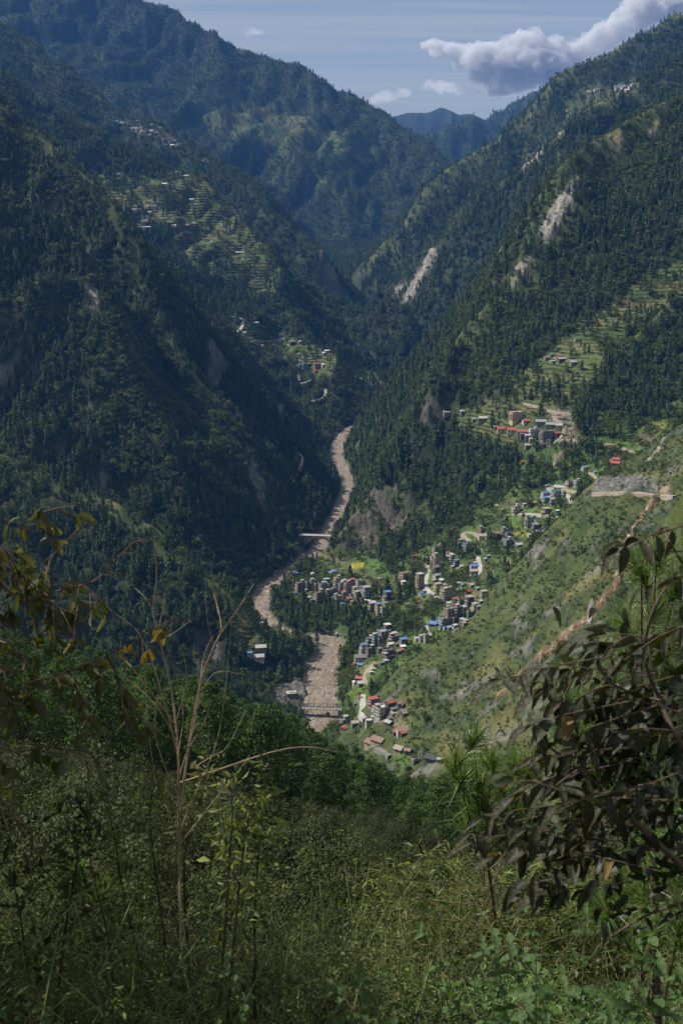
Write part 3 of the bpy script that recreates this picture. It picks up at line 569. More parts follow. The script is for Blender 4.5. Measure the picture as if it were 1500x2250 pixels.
def house(px, py, wpx, kind, st, wall, roof, yaw, cluster, ymin=560, name=None, depth=None, label=None, rnd=random):
    x, y, z = hit(px, py, ymin)
    sc = math.hypot(y, z - CAM_Z) / F_PX
    a = abs(math.cos(R(yaw))) + .78 * abs(math.sin(R(yaw)))
    w = wpx * sc / (a * .98); d = depth or w * rnd.uniform(.7, .86)
    w = max(w, 2.6); d = max(min(d, 16), 2.4)
    y += d * .4; z = float(ground(np.array([x]), np.array([y]))[0]); zf = float(ground(np.array([x]), np.array([y - d * .45]))[0]); z = max(zf, min(z, zf + 2.0)) - .2
    HOUSES.append((x, y, max(w, d) * .62 + 2.0))
    h = 2.35
    o = empty(name or ('shed' if kind == 's' else 'house'), (x, y, z), R(yaw + rnd.uniform(-5, 5)))
    H = st * h
    if kind == 'b':
        V, F = boxes([(-w / 2, -d / 2, -5, w / 2, d / 2, H)]); wl = part('wall', (V, F), wall_mat(wall), o)
        big = wpx > 13
        if big:
            for s in range(1, st + 1):
                e = .22 if s < st else .15
                part('floor_slab', boxes([(-w / 2 - e, -d / 2 - e, s * h - .24, w / 2 + e, d / 2 + e, s * h - .02)]), slab_mat(), o)
        else:
            part('floor_slab', boxes([(-w / 2 - .3, -d / 2 - .3, H - .3, w / 2 + .3, d / 2 + .3, H + .03)]), slab_mat(), o)
        part('windows', boxes(windows_on(w, d, st, h)), glass_mat(), wl, kind='stuff')
        t = .14
        pm = wall_mat(rnd.choice([wall, 'concrete', wall, 'pink' if wall in ('cream', 'brick', 'white') else wall]))
        if roof is None:
            part('parapet', boxes([(-w / 2, -d / 2, H, w / 2, -d / 2 + t, H + .9), (-w / 2, d / 2 - t, H, w / 2, d / 2, H + .9), (-w / 2, -d / 2 + t, H, -w / 2 + t, d / 2 - t, H + .9), (w / 2 - t, -d / 2 + t, H, w / 2, d / 2 - t, H + .9)]), pm, o)
            u = rnd.random()
            if u < .6 and w > 5:
                sx = rnd.choice([-1, 1]); cx = sx * (w / 2 - 1.9); stt = part('stair_tower', boxes([(cx - 1.4, d / 2 - 3.2, H, cx + 1.4, d / 2 - .5, H + 2.3)]), wall_mat(rnd.choice([wall, 'concrete'])), o)
                part('roof_slab', boxes([(cx - 1.7, d / 2 - 3.5, H + 2.3, cx + 1.7, d / 2 - .3, H + 2.45)]), slab_mat(), stt)
            if u > .35 and w > 4:
                n = 10; rr = .62; cx, cy = rnd.uniform(-w / 3, w / 3), rnd.uniform(-d / 3, 0)
                V = [(cx + rr * math.cos(2 * math.pi * k / n), cy + rr * math.sin(2 * math.pi * k / n), H + zz) for zz in (0, 1.25) for k in range(n)] + [(cx, cy, H + 1.5)]
                F3 = [(k, (k + 1) % n, n + (k + 1) % n, n + k) for k in range(n)] + [(n + k, n + (k + 1) % n, 2 * n, 2 * n) for k in range(n)]
                part('water_tank', (V, F3), plain('tank_black', (.03, .03, .035), .5) if rnd.random() < .6 else roof_mat('blue'), o)
            if u > .7 and w > 5:
                part('column_stubs', boxes([(sx * (w / 2 - .3) - .13, sy * (d / 2 - .3) - .13, H, sx * (w / 2 - .3) + .13, sy * (d / 2 - .3) + .13, H + 1.9) for sx in (-1, 0, 1) for sy in (-1, 1)]), slab_mat(), o, kind='stuff')
        else:
            rf = part('roof', boxes([(-w / 2 - .4, -d / 2 - .4, H + 1.5, w / 2 + .4, d / 2 + .4, H + 1.62)]), roof_mat(roof), o)
            part('posts', boxes([(sx * (w / 2 - .2) - .1, sy * (d / 2 - .2) - .1, H, sx * (w / 2 - .2) + .1, sy * (d / 2 - .2) + .1, H + 1.5) for sx in (-1, 1) for sy in (-1, 1)]), slab_mat(), rf, kind='stuff')
        if rnd.random() < .75 and big and st > 1:       # balconies on the sunny side
            part('balconies', boxes([(-w / 2 - 1.1, -d / 2 + .3, s * h - .2, -w / 2 - .05, d / 2 - .3, s * h) for s in range(1, st)] + [(-w / 2 - 1.15, -d / 2 + .3, s * h, -w / 2 - 1.05, d / 2 - .3, s * h + .9) for s in range(1, st)]), wall_mat(rnd.choice(['white', wall, 'cream', 'pink'])), o, kind='stuff')
        desc = '%s %s block%s' % (NUM[st], WALLWORD.get(wall, wall), '' if roof is None else ' with %s roof' % ROOFWORD.get(roof, roof))
    elif kind in ('g', 'l'):
        if kind == 'l': d = min(depth or 7.0, w)
        rise = min(d * .24, 2.2)
        V = [(-w / 2, -d / 2, -4), (w / 2, -d / 2, -4), (w / 2, d / 2, -4), (-w / 2, d / 2, -4), (-w / 2, -d / 2, H), (w / 2, -d / 2, H), (w / 2, d / 2, H), (-w / 2, d / 2, H), (-w / 2, 0, H + rise - .02), (w / 2, 0, H + rise - .02)]
        F4 = [(0, 1, 5, 4), (2, 3, 7, 6), (1, 2, 6, 5), (3, 0, 4, 7), (5, 6, 9, 9), (7, 4, 8, 8)]
        wl = part('wall', (V, F4), wall_mat(wall), o)
        part('roof', gable(w, d, H, rise), roof_mat(roof), o)
        part('windows', boxes(windows_on(w, d, st, h)), glass_mat(), wl, kind='stuff')
        part('door', boxes([(-.5, -d / 2 - .06, 0, .5, -d / 2 + .1, 2.0)]), wall_mat('wood'), wl)
        desc = '%s%s house with %s pitched roof' % ('long ' if kind == 'l' else '', WALLWORD.get(wall, wall), ROOFWORD.get(roof, roof))
    else:
        H = 2.4 + (st - 1) * h
        wl = part('wall', boxes([(-w / 2, -d / 2, -4, w / 2, d / 2, H)]), wall_mat(wall), o)
        rs = .16 * d
        V = [(-w / 2 - .4, -d / 2 - .4, H + .02), (w / 2 + .4, -d / 2 - .4, H + .02), (w / 2 + .4, d / 2 + .4, H + rs), (-w / 2 - .4, d / 2 + .4, H + rs)]
        V += [(a, b, c + .1) for a, b, c in V]
        part('roof', (V, [(0, 3, 2, 1), (4, 5, 6, 7), (0, 1, 5, 4), (1, 2, 6, 5), (2, 3, 7, 6), (3, 0, 4, 7)]), roof_mat(roof), o)
        part('door', boxes([(-.45, -d / 2 - .06, 0, .45, -d / 2 + .1, 1.9)]), wall_mat('wood'), wl)
        desc = '%s roofed shed with %s walls' % (ROOFWORD.get(roof, roof), WALLWORD.get(wall, wall))
    o['category'] = 'shed' if kind == 's' else 'house'
    if label: o['label'] = label
    else: _houses.append((o, desc, cluster, pix(x, y, z)))
    return o
def Z(ox, oy, s): return lambda zx, zy: (ox + zx / s, oy + zy / s)
z1 = Z(540, 1160, 4.6875); z2 = Z(840, 1160, 4.6875); z3 = Z(640, 1380, 4.6875); z4 = Z(700, 1480, 4.6875); z5 = Z(1060, 860, 3.571); z6 = Z(200, 220, 3.409); z7 = Z(480, 660, 3.571); z8 = Z(560, 960, 5.0); zb = Z(750, 560, 2.0); zc = Z(750, 0, 2.0); zl = Z(0, 1120, 2.0)

# ------------------------------------------------------------------ roads and tracks: level shelves laid along the slope
ROADS = []
def road(conv, pts, width, surf, label, ymin=560):
    P = np.array([hit(*(conv(*p) if conv else p), ymin)[:2] for p in pts]); P = smooth_poly(P, 5)
    seg = np.r_[0, np.cumsum(np.hypot(*np.diff(P, axis=0).T))]; n = max(4, int(seg[-1] / 4)); s = np.linspace(0, seg[-1], n)
    P = np.stack([np.interp(s, seg, P[:, 0]), np.interp(s, seg, P[:, 1])], 1)
    for _ in range(3): P[1:-1] = (P[:-2] + 2 * P[1:-1] + P[2:]) / 4
    T = np.gradient(P, axis=0); T /= np.hypot(T[:, 0], T[:, 1])[:, None] + 1e-9; Nn = np.stack([-T[:, 1], T[:, 0]], 1)
    zc_ = ground(P[:, 0], P[:, 1])
    for _ in range(6): zc_[1:-1] = (zc_[:-2] + 2 * zc_[1:-1] + zc_[2:]) / 4
    zc_ = zc_ + .5
    offs = [(-width / 2 - .9, -3.2), (-width / 2, -.05), (-width / 4, 0), (width / 4, 0), (width / 2, -.05), (width / 2 + .9, -3.2)]
    wob = 1 + .12 * fbm(s / 9, s * 0 + len(ROADS), 2)
    V = np.stack([np.stack([P[:, 0] + Nn[:, 0] * a * wob, P[:, 1] + Nn[:, 1] * a * wob, zc_ + b], 1) for a, b in offs], 1); m = len(offs); I = np.arange(n * m).reshape(n, m)
    col = {'dirt': (.33, .27, .215), 'concrete': (.40, .385, .36), 'asphalt': (.20, .195, .185)}[surf]
    put('road', mesh_from('road', V.reshape(-1, 3), np.stack([I[:-1, :-1], I[1:, :-1], I[1:, 1:], I[:-1, 1:]], -1).reshape(-1, 4)), plain('road_' + surf, col, .95, .3, .5, dirt=tuple(.7 * c for c in col)), kind='structure', label=label)
    ROADS.append((P, width / 2 + 2.5))
VR = 'pale road winding through the village'
road(z2, [(300, 330), (400, 360), (480, 405), (500, 440), (455, 500), (450, 560), (468, 640), (560, 712), (655, 772)], 4.6, 'concrete', VR)
road(z2, [(400, 985), (440, 1005), (485, 1045), (508, 1085), (500, 1125)], 4.6, 'concrete', 'pale road bending below the blue roofs')
road(z2, [(805, 365), (825, 400), (850, 445), (875, 482), (940, 490), (1022, 468), (1006, 385), (990, 300)], 4.6, 'concrete', 'concrete loop road round the blue roofed hall')
road(z2, [(1060, 232), (965, 190), (905, 135), (850, 92), (818, 62), (880, 42), (960, 58), (1010, 92), (1100, 102)], 4.2, 'dirt', 'dirt road climbing in bends above the village')
road(z3, [(880, 368), (805, 428), (760, 478), (772, 540), (768, 592)], 5.0, 'dirt', 'dirt track across the grass field')
road(z3, [(750, 690), (741, 760), (735, 850), (735, 912), (775, 945)], 5.0, 'concrete', 'straight concrete road by the red roofed compound')
road(z3, [(915, 972), (1000, 942), (1100, 898)], 4.0, 'dirt', 'short track across the compound yard')
road(z3, [(335, 945), (380, 905), (425, 880)], 4.5, 'dirt', 'dirt road at the end of the truss bridge')
road(z4, [(600, 770), (680, 810), (750, 855)], 5.0, 'asphalt', 'grey yard road between the long barracks')
road(z5, [(885, 800), (940, 803), (1080, 796), (1200, 802), (1330, 812), (1420, 822), (1520, 828)], 6.0, 'dirt', 'dusty road cut into the steep grassy spur', 760)
road(z5, [(330, 100), (430, 122), (520, 150), (600, 172), (700, 182)], 4.0, 'dirt', 'upper track above the campus', 1100)
road(z5, [(560, 200), (600, 228), (640, 252), (655, 300), (640, 335), (600, 380), (520, 436)], 4.0, 'dirt', 'earth track down through the campus', 1100)
road(z5, [(600, 380), (700, 392), (800, 398), (960, 407), (1060, 430), (1150, 465), (1210, 497)], 4.0, 'dirt', 'road past the campus with the orange bus', 1050)
road(z5, [(520, 757), (570, 745), (680, 772), (780, 790)], 4.4, 'dirt', 'hillside road above the upper hamlet', 1050)
road(z5, [(520, 760), (545, 782), (620, 790), (665, 805), (700, 850), (697, 890)], 4.4, 'concrete', 'bend of road in the upper hamlet', 1050)
road(z5, [(290, 965), (350, 960), (470, 972), (600, 995)], 4.4, 'concrete', 'road in front of the white house', 1050)
road(z5, [(300, 972), (380, 1003), (440, 1042), (495, 1105)], 4.4, 'asphalt', 'grey road falling away beside the green block', 1050)
road(z5, [(820, 635), (860, 652), (900, 690)], 3.5, 'dirt', 'short track above the cliff', 1050)
road(z7, [(135, 252), (185, 216), (190, 172), (175, 132), (110, 125), (50, 137)], 6.0, 'concrete', 'pale hairpin road on the far terraces', 1900)
road(z7, [(440, 402), (490, 370), (560, 346), (592, 330)], 5.5, 'concrete', 'pale road to the hillside hamlet', 1900)
road(z7, [(250, 326), (400, 316), (485, 316)], 4.0, 'dirt', 'level track across the far terraces', 1900)
road(z7, [(625, 592), (638, 632)], 5.0, 'concrete', 'short bright stretch of road among trees', 1700)
road(z7, [(640, 655), (700, 650), (730, 628)], 5.0, 'concrete', 'bright road bend below the pink house', 1700)
road(z7, [(655, 812), (740, 795), (800, 780), (848, 746), (840, 708)], 5.0, 'concrete', 'bright road curving above the gorge', 1700)
road(z7, [(900, 735), (942, 772)], 5.0, 'concrete', 'short bright road at the shoulder', 1700)
road(z8, [(430, 60), (450, 95)], 4.0, 'concrete', 'bright patch of gorge road', 1500)
road(z8, [(490, 185), (535, 245), (490, 300), (488, 372), (492, 402)], 4.5, 'concrete', 'pale gorge road above the river', 1500)

# ------------------------------------------------------------------ houses
def village(conv, cluster, yaw, rows, ymin=560):
    for r in rows:
        p = conv(r[0], r[1]); s = {z1: 4.6875, z2: 4.6875, z3: 4.6875, z4: 4.6875, z5: 3.571, z6: 3.409, z7: 3.571, zb: 2.0, zc: 2.0, zl: 2.0}[conv]
        house(p[0], p[1], r[2] / s, r[3], r[4], r[5], r[6] if len(r) > 6 else None, (r[7] if len(r) > 7 else yaw), cluster, ymin)
B, Gb, S_, L_ = 'b', 'g', 's', 'l'
village(z1, 'the riverside village', 28, [(500, 612, 42, B, 3, 'brick'), (565, 660, 105, B, 4, 'brick'), (640, 648, 52, B, 4, 'grey'), (690, 640, 62, B, 4, 'concrete'), (732, 672, 58, B, 4, 'brick'), (790, 684, 74, B, 4, 'concrete'),
 (830, 588, 72, B, 2, 'brown', 'bluegrey'), (868, 645, 52, B, 3, 'brick'), (945, 610, 84, B, 4, 'cream'), (1005, 600, 70, B, 2, 'grey', 'metal'), (985, 672, 62, B, 4, 'blue'), (1048, 690, 72, B, 5, 'pink'), (1092, 640, 74, B, 4, 'pink', 'red'), (1165, 640, 72, B, 4, 'palegreen'),
 (1208, 622, 42, B, 3, 'grey'), (1245, 742, 105, B, 5, 'palegreen', 'bluegrey'), (1150, 742, 72, B, 3, 'orange', 'pinkish'), (760, 772, 115, B, 4, 'brick'), (850, 760, 64, B, 4, 'brown'), (945, 778, 88, B, 3, 'concrete'), (1060, 772, 74, Gb, 2, 'stone', 'rust'), (1010, 742, 52, B, 3, 'orange', 'rust'),
 (625, 662, 46, S_, 1, 'stone', 'metal'), (1205, 782, 52, B, 2, 'pink'), (1105, 792, 60, S_, 1, 'brown', 'rust'), (1322, 800, 66, S_, 1, 'white', 'red'), (1300, 870, 74, B, 3, 'brown', 'metal'), (1365, 902, 76, B, 4, 'cream', 'blue'), (1410, 950, 52, B, 5, 'white'), (1458, 750, 84, B, 3, 'brown', 'blue'), (1428, 792, 42, B, 3, 'white', 'red'), (1452, 796, 62, S_, 1, 'grey', 'metal'),
 (690, 495, 52, S_, 1, 'white', 'white'), (862, 488, 62, S_, 1, 'grey', 'metal'), (912, 474, 72, L_, 1, 'white', 'blue', -25), (522, 506, 42, S_, 1, 'stone', 'blue'), (650, 738, 44, S_, 1, 'stone', 'metal'), (680, 766, 34, S_, 1, 'stone', 'slate'), (512, 692, 26, S_, 1, 'wood', 'blue'), (990, 803, 26, S_, 1, 'wood', 'blue'), (1375, 548, 26, S_, 1, 'stone', 'bluegrey'), (1372, 740, 30, S_, 1, 'wood', 'rust'),
 (705, 610, 44, B, 3, 'brown'), (905, 700, 58, B, 3, 'grey'), (880, 712, 46, B, 3, 'brown'), (930, 660, 44, B, 3, 'concrete'), (1120, 690, 50, B, 3, 'white', 'pinkish'), (1190, 700, 40, B, 4, 'yellow'), (820, 640, 40, B, 3, 'concrete', 'teal'), (1085, 735, 44, B, 2, 'concrete'), (1280, 640, 44, S_, 1, 'white', 'white'), (905, 770, 40, B, 2, 'brick')])
village(z2, 'the hillside village', 28, [(330, 318, 62, Gb, 1, 'brown', 'red'), (550, 277, 64, B, 3, 'concrete'), (425, 348, 28, B, 2, 'green'), (475, 370, 48, B, 3, 'brick'), (515, 398, 54, B, 4, 'cream'), (556, 402, 64, B, 5, 'cream'), (545, 312, 80, S_, 1, 'grey', 'metal'), (592, 435, 52, B, 2, 'brick'), (555, 474, 84, B, 2, 'brown', 'slate'), (562, 516, 84, Gb, 1, 'white', 'bluegrey'),
 (676, 274, 40, S_, 1, 'white', 'red'), (706, 292, 34, S_, 1, 'white', 'white'), (688, 322, 62, S_, 1, 'grey', 'metal'), (720, 374, 64, B, 3, 'orange'), (762, 398, 64, B, 2, 'brown', 'blue'), (722, 424, 44, S_, 1, 'stone', 'metal'), (825, 216, 100, B, 3, 'brown'), (876, 264, 92, B, 4, 'teal'), (942, 442, 84, Gb, 2, 'white', 'blue', 12), (945, 472, 84, S_, 1, 'concrete', 'pinkish', 8), (962, 388, 44, S_, 1, 'grey', 'metal'),
 (1090, 312, 48, Gb, 1, 'stone', 'bluegrey'), (1056, 342, 28, S_, 1, 'stone', 'metal'), (1022, 54, 74, B, 2, 'orange'), (1050, 112, 120, L_, 1, 'white', 'pinkish', 5), (1186, 122, 84, B, 2, 'brick', 'rust'), (1256, 92, 74, B, 3, 'concrete'), (1298, 112, 62, B, 2, 'grey'), (1300, 202, 94, B, 3, 'blue'), (1410, 198, 84, S_, 1, 'grey', 'metal'), (1402, 277, 38, S_, 1, 'stone', 'bluegrey'),
 (235, 540, 124, B, 3, 'orange'), (386, 642, 84, B, 6, 'yellow', 'metal'), (405, 692, 72, Gb, 1, 'white', 'blue'), (436, 672, 44, S_, 1, 'grey', 'metal'), (500, 722, 44, S_, 1, 'grey', 'slate'), (530, 562, 48, S_, 1, 'grey', 'metal'), (612, 562, 62, S_, 1, 'white', 'white'), (570, 668, 84, B, 3, 'cream', 'pinkish'), (650, 608, 38, S_, 1, 'stone', 'metal'), (702, 638, 48, S_, 1, 'stone', 'bluegrey'), (660, 752, 124, B, 5, 'cream'),
 (770, 592, 62, Gb, 1, 'white', 'white'), (830, 608, 82, Gb, 1, 'grey', 'bluegrey'), (920, 618, 72, S_, 1, 'stone', 'pinkish'), (800, 668, 72, S_, 1, 'grey', 'metal'), (880, 684, 78, Gb, 1, 'brown', 'red'), (980, 652, 44, S_, 1, 'stone', 'bluegrey'), (1030, 722, 52, B, 2, 'white', 'pinkish'), (1058, 678, 48, S_, 1, 'white', 'metal'), (896, 812, 94, B, 3, 'brown', 'pinkish'), (755, 852, 74, B, 4, 'brick', 'red'), (802, 852, 64, B, 4, 'grey'), (690, 804, 64, S_, 1, 'grey', 'metal'), (626, 788, 48, S_, 1, 'grey', 'slate'), (842, 872, 64, S_, 2, 'grey', 'metal'),
 (700, 892, 84, B, 3, 'cream'), (782, 932, 84, B, 4, 'dark'), (690, 972, 114, B, 5, 'pink'), (582, 962, 64, Gb, 1, 'blue', 'blue'), (530, 1014, 94, L_, 1, 'blue', 'blue', -30), (645, 1022, 124, B, 3, 'concrete'), (600, 1052, 42, S_, 1, 'white', 'blue'), (645, 1054, 44, S_, 1, 'white', 'blue'), (692, 1056, 52, S_, 1, 'grey', 'bluegrey'), (742, 1036, 44, Gb, 1, 'white', 'white'), (822, 972, 52, S_, 1, 'grey', 'metal'), (850, 992, 38, S_, 1, 'stone', 'metal'),
 (985, 842, 54, Gb, 1, 'white', 'bluegrey'), (960, 802, 44, S_, 1, 'stone', 'slate'), (940, 892, 64, S_, 1, 'stone', 'metal'), (952, 864, 72, B, 2, 'white', 'pinkish'), (1012, 784, 44, S_, 1, 'stone', 'metal'), (842, 1014, 34, S_, 1, 'pink', 'pinkish'), (232, 712, 54, S_, 1, 'stone', 'metal'), (216, 582, 52, S_, 1, 'white', 'white'), (262, 818, 54, S_, 1, 'wood', 'slate'), (420, 720, 34, S_, 1, 'stone', 'slate'), (890, 930, 44, B, 2, 'grey'), (745, 985, 44, B, 2, 'brown')])
village(z3, 'the lower village', 24, [(955, 118, 144, B, 3, 'concrete'), (988, 86, 78, B, 4, 'brown', 'white'), (1066, 78, 54, S_, 1, 'grey', 'metal'), (1060, 142, 114, B, 2, 'brick'), (880, 194, 104, B, 4, 'teal'), (812, 214, 84, B, 4, 'purple'), (916, 192, 52, B, 3, 'brown'), (740, 292, 68, B, 4, 'white', 'blue'), (816, 292, 104, B, 3, 'brown'), (750, 338, 194, L_, 1, 'white', 'slate', 0), (910, 264, 54, Gb, 2, 'grey', 'bluegrey'),
 (1020, 192, 78, Gb, 1, 'white', 'white'), (1090, 192, 64, Gb, 1, 'brown', 'rust'), (1156, 184, 94, B, 2, 'grey', 'blue'), (1150, 218, 64, S_, 1, 'stone', 'white'), (1000, 292, 114, B, 2, 'brown'), (1005, 332, 114, B, 1, 'brown'), (1105, 272, 64, S_, 1, 'brown', 'rust'), (1142, 254, 34, S_, 1, 'wood', 'red'), (712, 402, 68, Gb, 1, 'white', 'blue', -20), (660, 392, 38, S_, 1, 'brown', 'red'), (702, 552, 88, Gb, 1, 'brown', 'red', -12), (655, 586, 54, S_, 1, 'white', 'white'), (716, 602, 84, S_, 1, 'grey', 'metal'),
 (975, 368, 54, S_, 1, 'stone', 'metal'), (930, 388, 54, S_, 1, 'stone', 'slate'), (1290, 140, 50, S_, 1, 'white', 'metal'), (1335, 148, 46, B, 2, 'white', 'pinkish'), (1390, 156, 60, B, 3, 'white'), (1420, 112, 30, S_, 1, 'stone', 'metal')])
village(z3, 'the red roofed compound', 24, [(705, 748, 48, Gb, 1, 'white', 'red'), (660, 808, 48, S_, 1, 'grey', 'slate'), (840, 822, 104, B, 2, 'pink', 'red'), (925, 932, 154, B, 3, 'white', None, 35), (1015, 854, 104, Gb, 2, 'brown', 'red', 30), (868, 852, 84, Gb, 1, 'white', 'orange_red', 12), (960, 884, 84, L_, 1, 'white', 'orange_red', -38), (1050, 892, 58, S_, 1, 'stone', 'slate'), (1130, 842, 74, Gb, 1, 'blue', 'rust', 60), (1150, 882, 64, Gb, 1, 'brown', 'rust', 15), (1166, 914, 54, S_, 1, 'brown', 'rust'), (1055, 938, 72, S_, 1, 'stone', 'pinkish'),
 (820, 992, 114, B, 1, 'white', None, 5), (550, 1012, 104, B, 2, 'grey'), (545, 1062, 78, Gb, 1, 'white', 'orange_red', 60), (660, 1014, 94, Gb, 1, 'stone', 'pinkish', 15), (190, 942, 54, Gb, 1, 'white', 'blue'), (245, 944, 34, S_, 1, 'grey', 'blue'), (376, 944, 34, B, 2, 'orange'), (360, 988, 38, Gb, 1, 'white', 'metal', 70), (1140, 1094, 114, L_, 1, 'white', 'rust', 6), (1150, 1118, 64, Gb, 1, 'brown', 'red'), (1066, 1114, 38, S_, 1, 'brown', 'red'), (1015, 978, 52, S_, 1, 'stone', 'slate')])
village(z4, 'the barracks', -38, [(548, 752, 150, L_, 1, 'cream', 'rust', -42), (620, 728, 172, L_, 1, 'cream', 'rust', -38), (832, 824, 112, L_, 1, 'cream', 'pinkish', -36), (920, 846, 74, L_, 1, 'grey', 'rust', -30), (1168, 912, 138, L_, 1, 'grey', 'black', -30), (1000, 934, 84, B, 1, 'grey', None, 15), (1240, 944, 34, S_, 1, 'white', 'metal'), (725, 560, 80, L_, 1, 'grey', 'metal', -40)])
village(z5, 'the campus', 8, [(265, 248, 104, B, 4, 'cream', None, 18), (342, 256, 62, Gb, 1, 'white', 'red'), (156, 320, 82, L_, 1, 'white', 'red', -6), (236, 334, 82, L_, 1, 'white', 'red', -6), (314, 346, 82, L_, 1, 'white', 'red', -6), (402, 348, 72, B, 2, 'white'), (502, 402, 104, B, 4, 'grey', None, 18), (520, 432, 48, Gb, 2, 'white', 'blue', 70), (490, 442, 44, S_, 1, 'brown', 'rust'), (590, 352, 44, S_, 1, 'brown', 'red'), (322, 362, 62, S_, 1, 'brown', 'rust'), (356, 378, 54, S_, 1, 'grey', 'metal'),
 (460, 272, 84, L_, 1, 'stone', 'bluegrey', -8), (540, 288, 84, L_, 1, 'stone', 'bluegrey', -8), (602, 300, 54, L_, 1, 'cream', 'metal', -8), (355, 454, 48, S_, 1, 'stone', 'metal'), (378, 404, 30, S_, 1, 'cream', 'metal'), (105, 300, 32, S_, 1, 'stone', 'metal'), (316, 579, 30, Gb, 1, 'pink', 'red')], 1050)
village(z5, 'the cliffside hamlet', 24, [(1055, 556, 70, Gb, 1, 'pink', 'red', -22), (1050, 584, 84, Gb, 1, 'pink', 'red', -22), (1010, 556, 30, S_, 1, 'white', 'blue'), (800, 617, 54, Gb, 1, 'white', 'bluegrey'), (882, 648, 44, Gb, 1, 'white', 'bluegrey'), (690, 748, 74, B, 2, 'pink'), (744, 742, 54, B, 2, 'palegreen'), (612, 784, 104, L_, 1, 'white', 'metal', -22), (577, 838, 74, B, 3, 'teal'), (636, 828, 44, B, 2, 'white'), (488, 832, 64, Gb, 2, 'white', 'blue'), (512, 850, 40, S_, 1, 'white', 'white'), (496, 878, 54, B, 2, 'blue', 'blue'), (552, 892, 48, B, 2, 'grey', 'metal'), (410, 892, 54, Gb, 1, 'brown', 'pinkish'), (326, 902, 34, Gb, 1, 'white', 'white'), (502, 968, 74, B, 2, 'orange', 'pinkish'), (586, 954, 34, Gb, 1, 'teal', 'white'),
 (264, 962, 68, B, 3, 'white'), (388, 1000, 64, S_, 1, 'grey', 'metal'), (366, 1066, 74, B, 4, 'green'), (412, 1092, 54, B, 2, 'grey', 'bluegrey'), (444, 1122, 54, S_, 1, 'grey', 'metal'), (185, 1013, 24, S_, 1, 'stone', 'metal'), (366, 1147, 24, S_, 1, 'white', 'metal'), (500, 762, 30, S_, 1, 'stone', 'bluegrey'), (110, 915, 30, S_, 1, 'stone', 'metal')], 1000)
village(zb, 'the farm hamlet', 10, [(905, 462, 32, Gb, 1, 'stone', 'rust'), (925, 450, 22, S_, 1, 'stone', 'slate'), (962, 454, 27, Gb, 1, 'brown', 'rust'), (968, 470, 36, Gb, 1, 'brick', 'pinkish'), (932, 480, 20, S_, 1, 'stone', 'bluegrey'), (1018, 488, 28, Gb, 1, 'stone', 'metal'), (1033, 381, 20, Gb, 1, 'white', 'slate'), (470, 710, 52, S_, 1, 'stone', 'pinkish'), (533, 706, 24, S_, 1, 'stone', 'metal'), (630, 734, 52, L_, 1, 'stone', 'metal', -4), (582, 736, 18, S_, 1, 'stone', 'bluegrey')], 1150)
village(z6, 'the far fields', 12, [(215, 832, 32, Gb, 1, 'white', 'white'), (240, 848, 34, Gb, 2, 'pink', 'metal'), (236, 868, 32, S_, 1, 'white', 'white'), (320, 832, 32, Gb, 1, 'white', 'metal'), (346, 838, 42, Gb, 1, 'stone', 'rust'), (425, 803, 24, S_, 1, 'white', 'white'), (478, 804, 24, S_, 1, 'white', 'metal'), (335, 800, 18, S_, 1, 'white', 'metal'), (430, 852, 38, L_, 1, 'white', 'metal', 0), (396, 918, 42, Gb, 1, 'white', 'white'), (436, 914, 34, B, 2, 'pink'), (500, 920, 28, B, 2, 'white'), (370, 965, 62, L_, 1, 'white', 'bluegrey', 0), (416, 963, 52, L_, 1, 'grey', 'metal', 0), (620, 965, 34, Gb, 1, 'white', 'white'), (656, 968, 38, B, 2, 'brick'), (706, 953, 56, L_, 1, 'brick', 'rust', 0), (590, 928, 42, Gb, 1, 'dark', 'rust'), (770, 940, 34, S_, 1, 'stone', 'metal'), (545, 637, 48, L_, 1, 'white', 'white', -4), (755, 754, 38, L_, 1, 'white', 'white', -8), (786, 792, 24, S_, 1, 'stone', 'bluegrey'), (990, 948, 28, B, 2, 'white'), (1190, 1099, 34, B, 3, 'white'), (1110, 1154, 52, L_, 1, 'stone', 'metal', 0), (900, 1066, 20, S_, 1, 'white', 'white'), (650, 543, 34, S_, 1, 'white', 'blue'), (686, 541, 34, S_, 1, 'white', 'blue'), (706, 581, 54, L_, 1, 'stone', 'metal', 0), (200, 570, 34, S_, 1, 'stone', 'metal'), (500, 768, 16, S_, 1, 'white', 'white'), (435, 768, 16, S_, 1, 'white', 'metal'), (600, 868, 16, S_, 1, 'white', 'metal')], 2000)
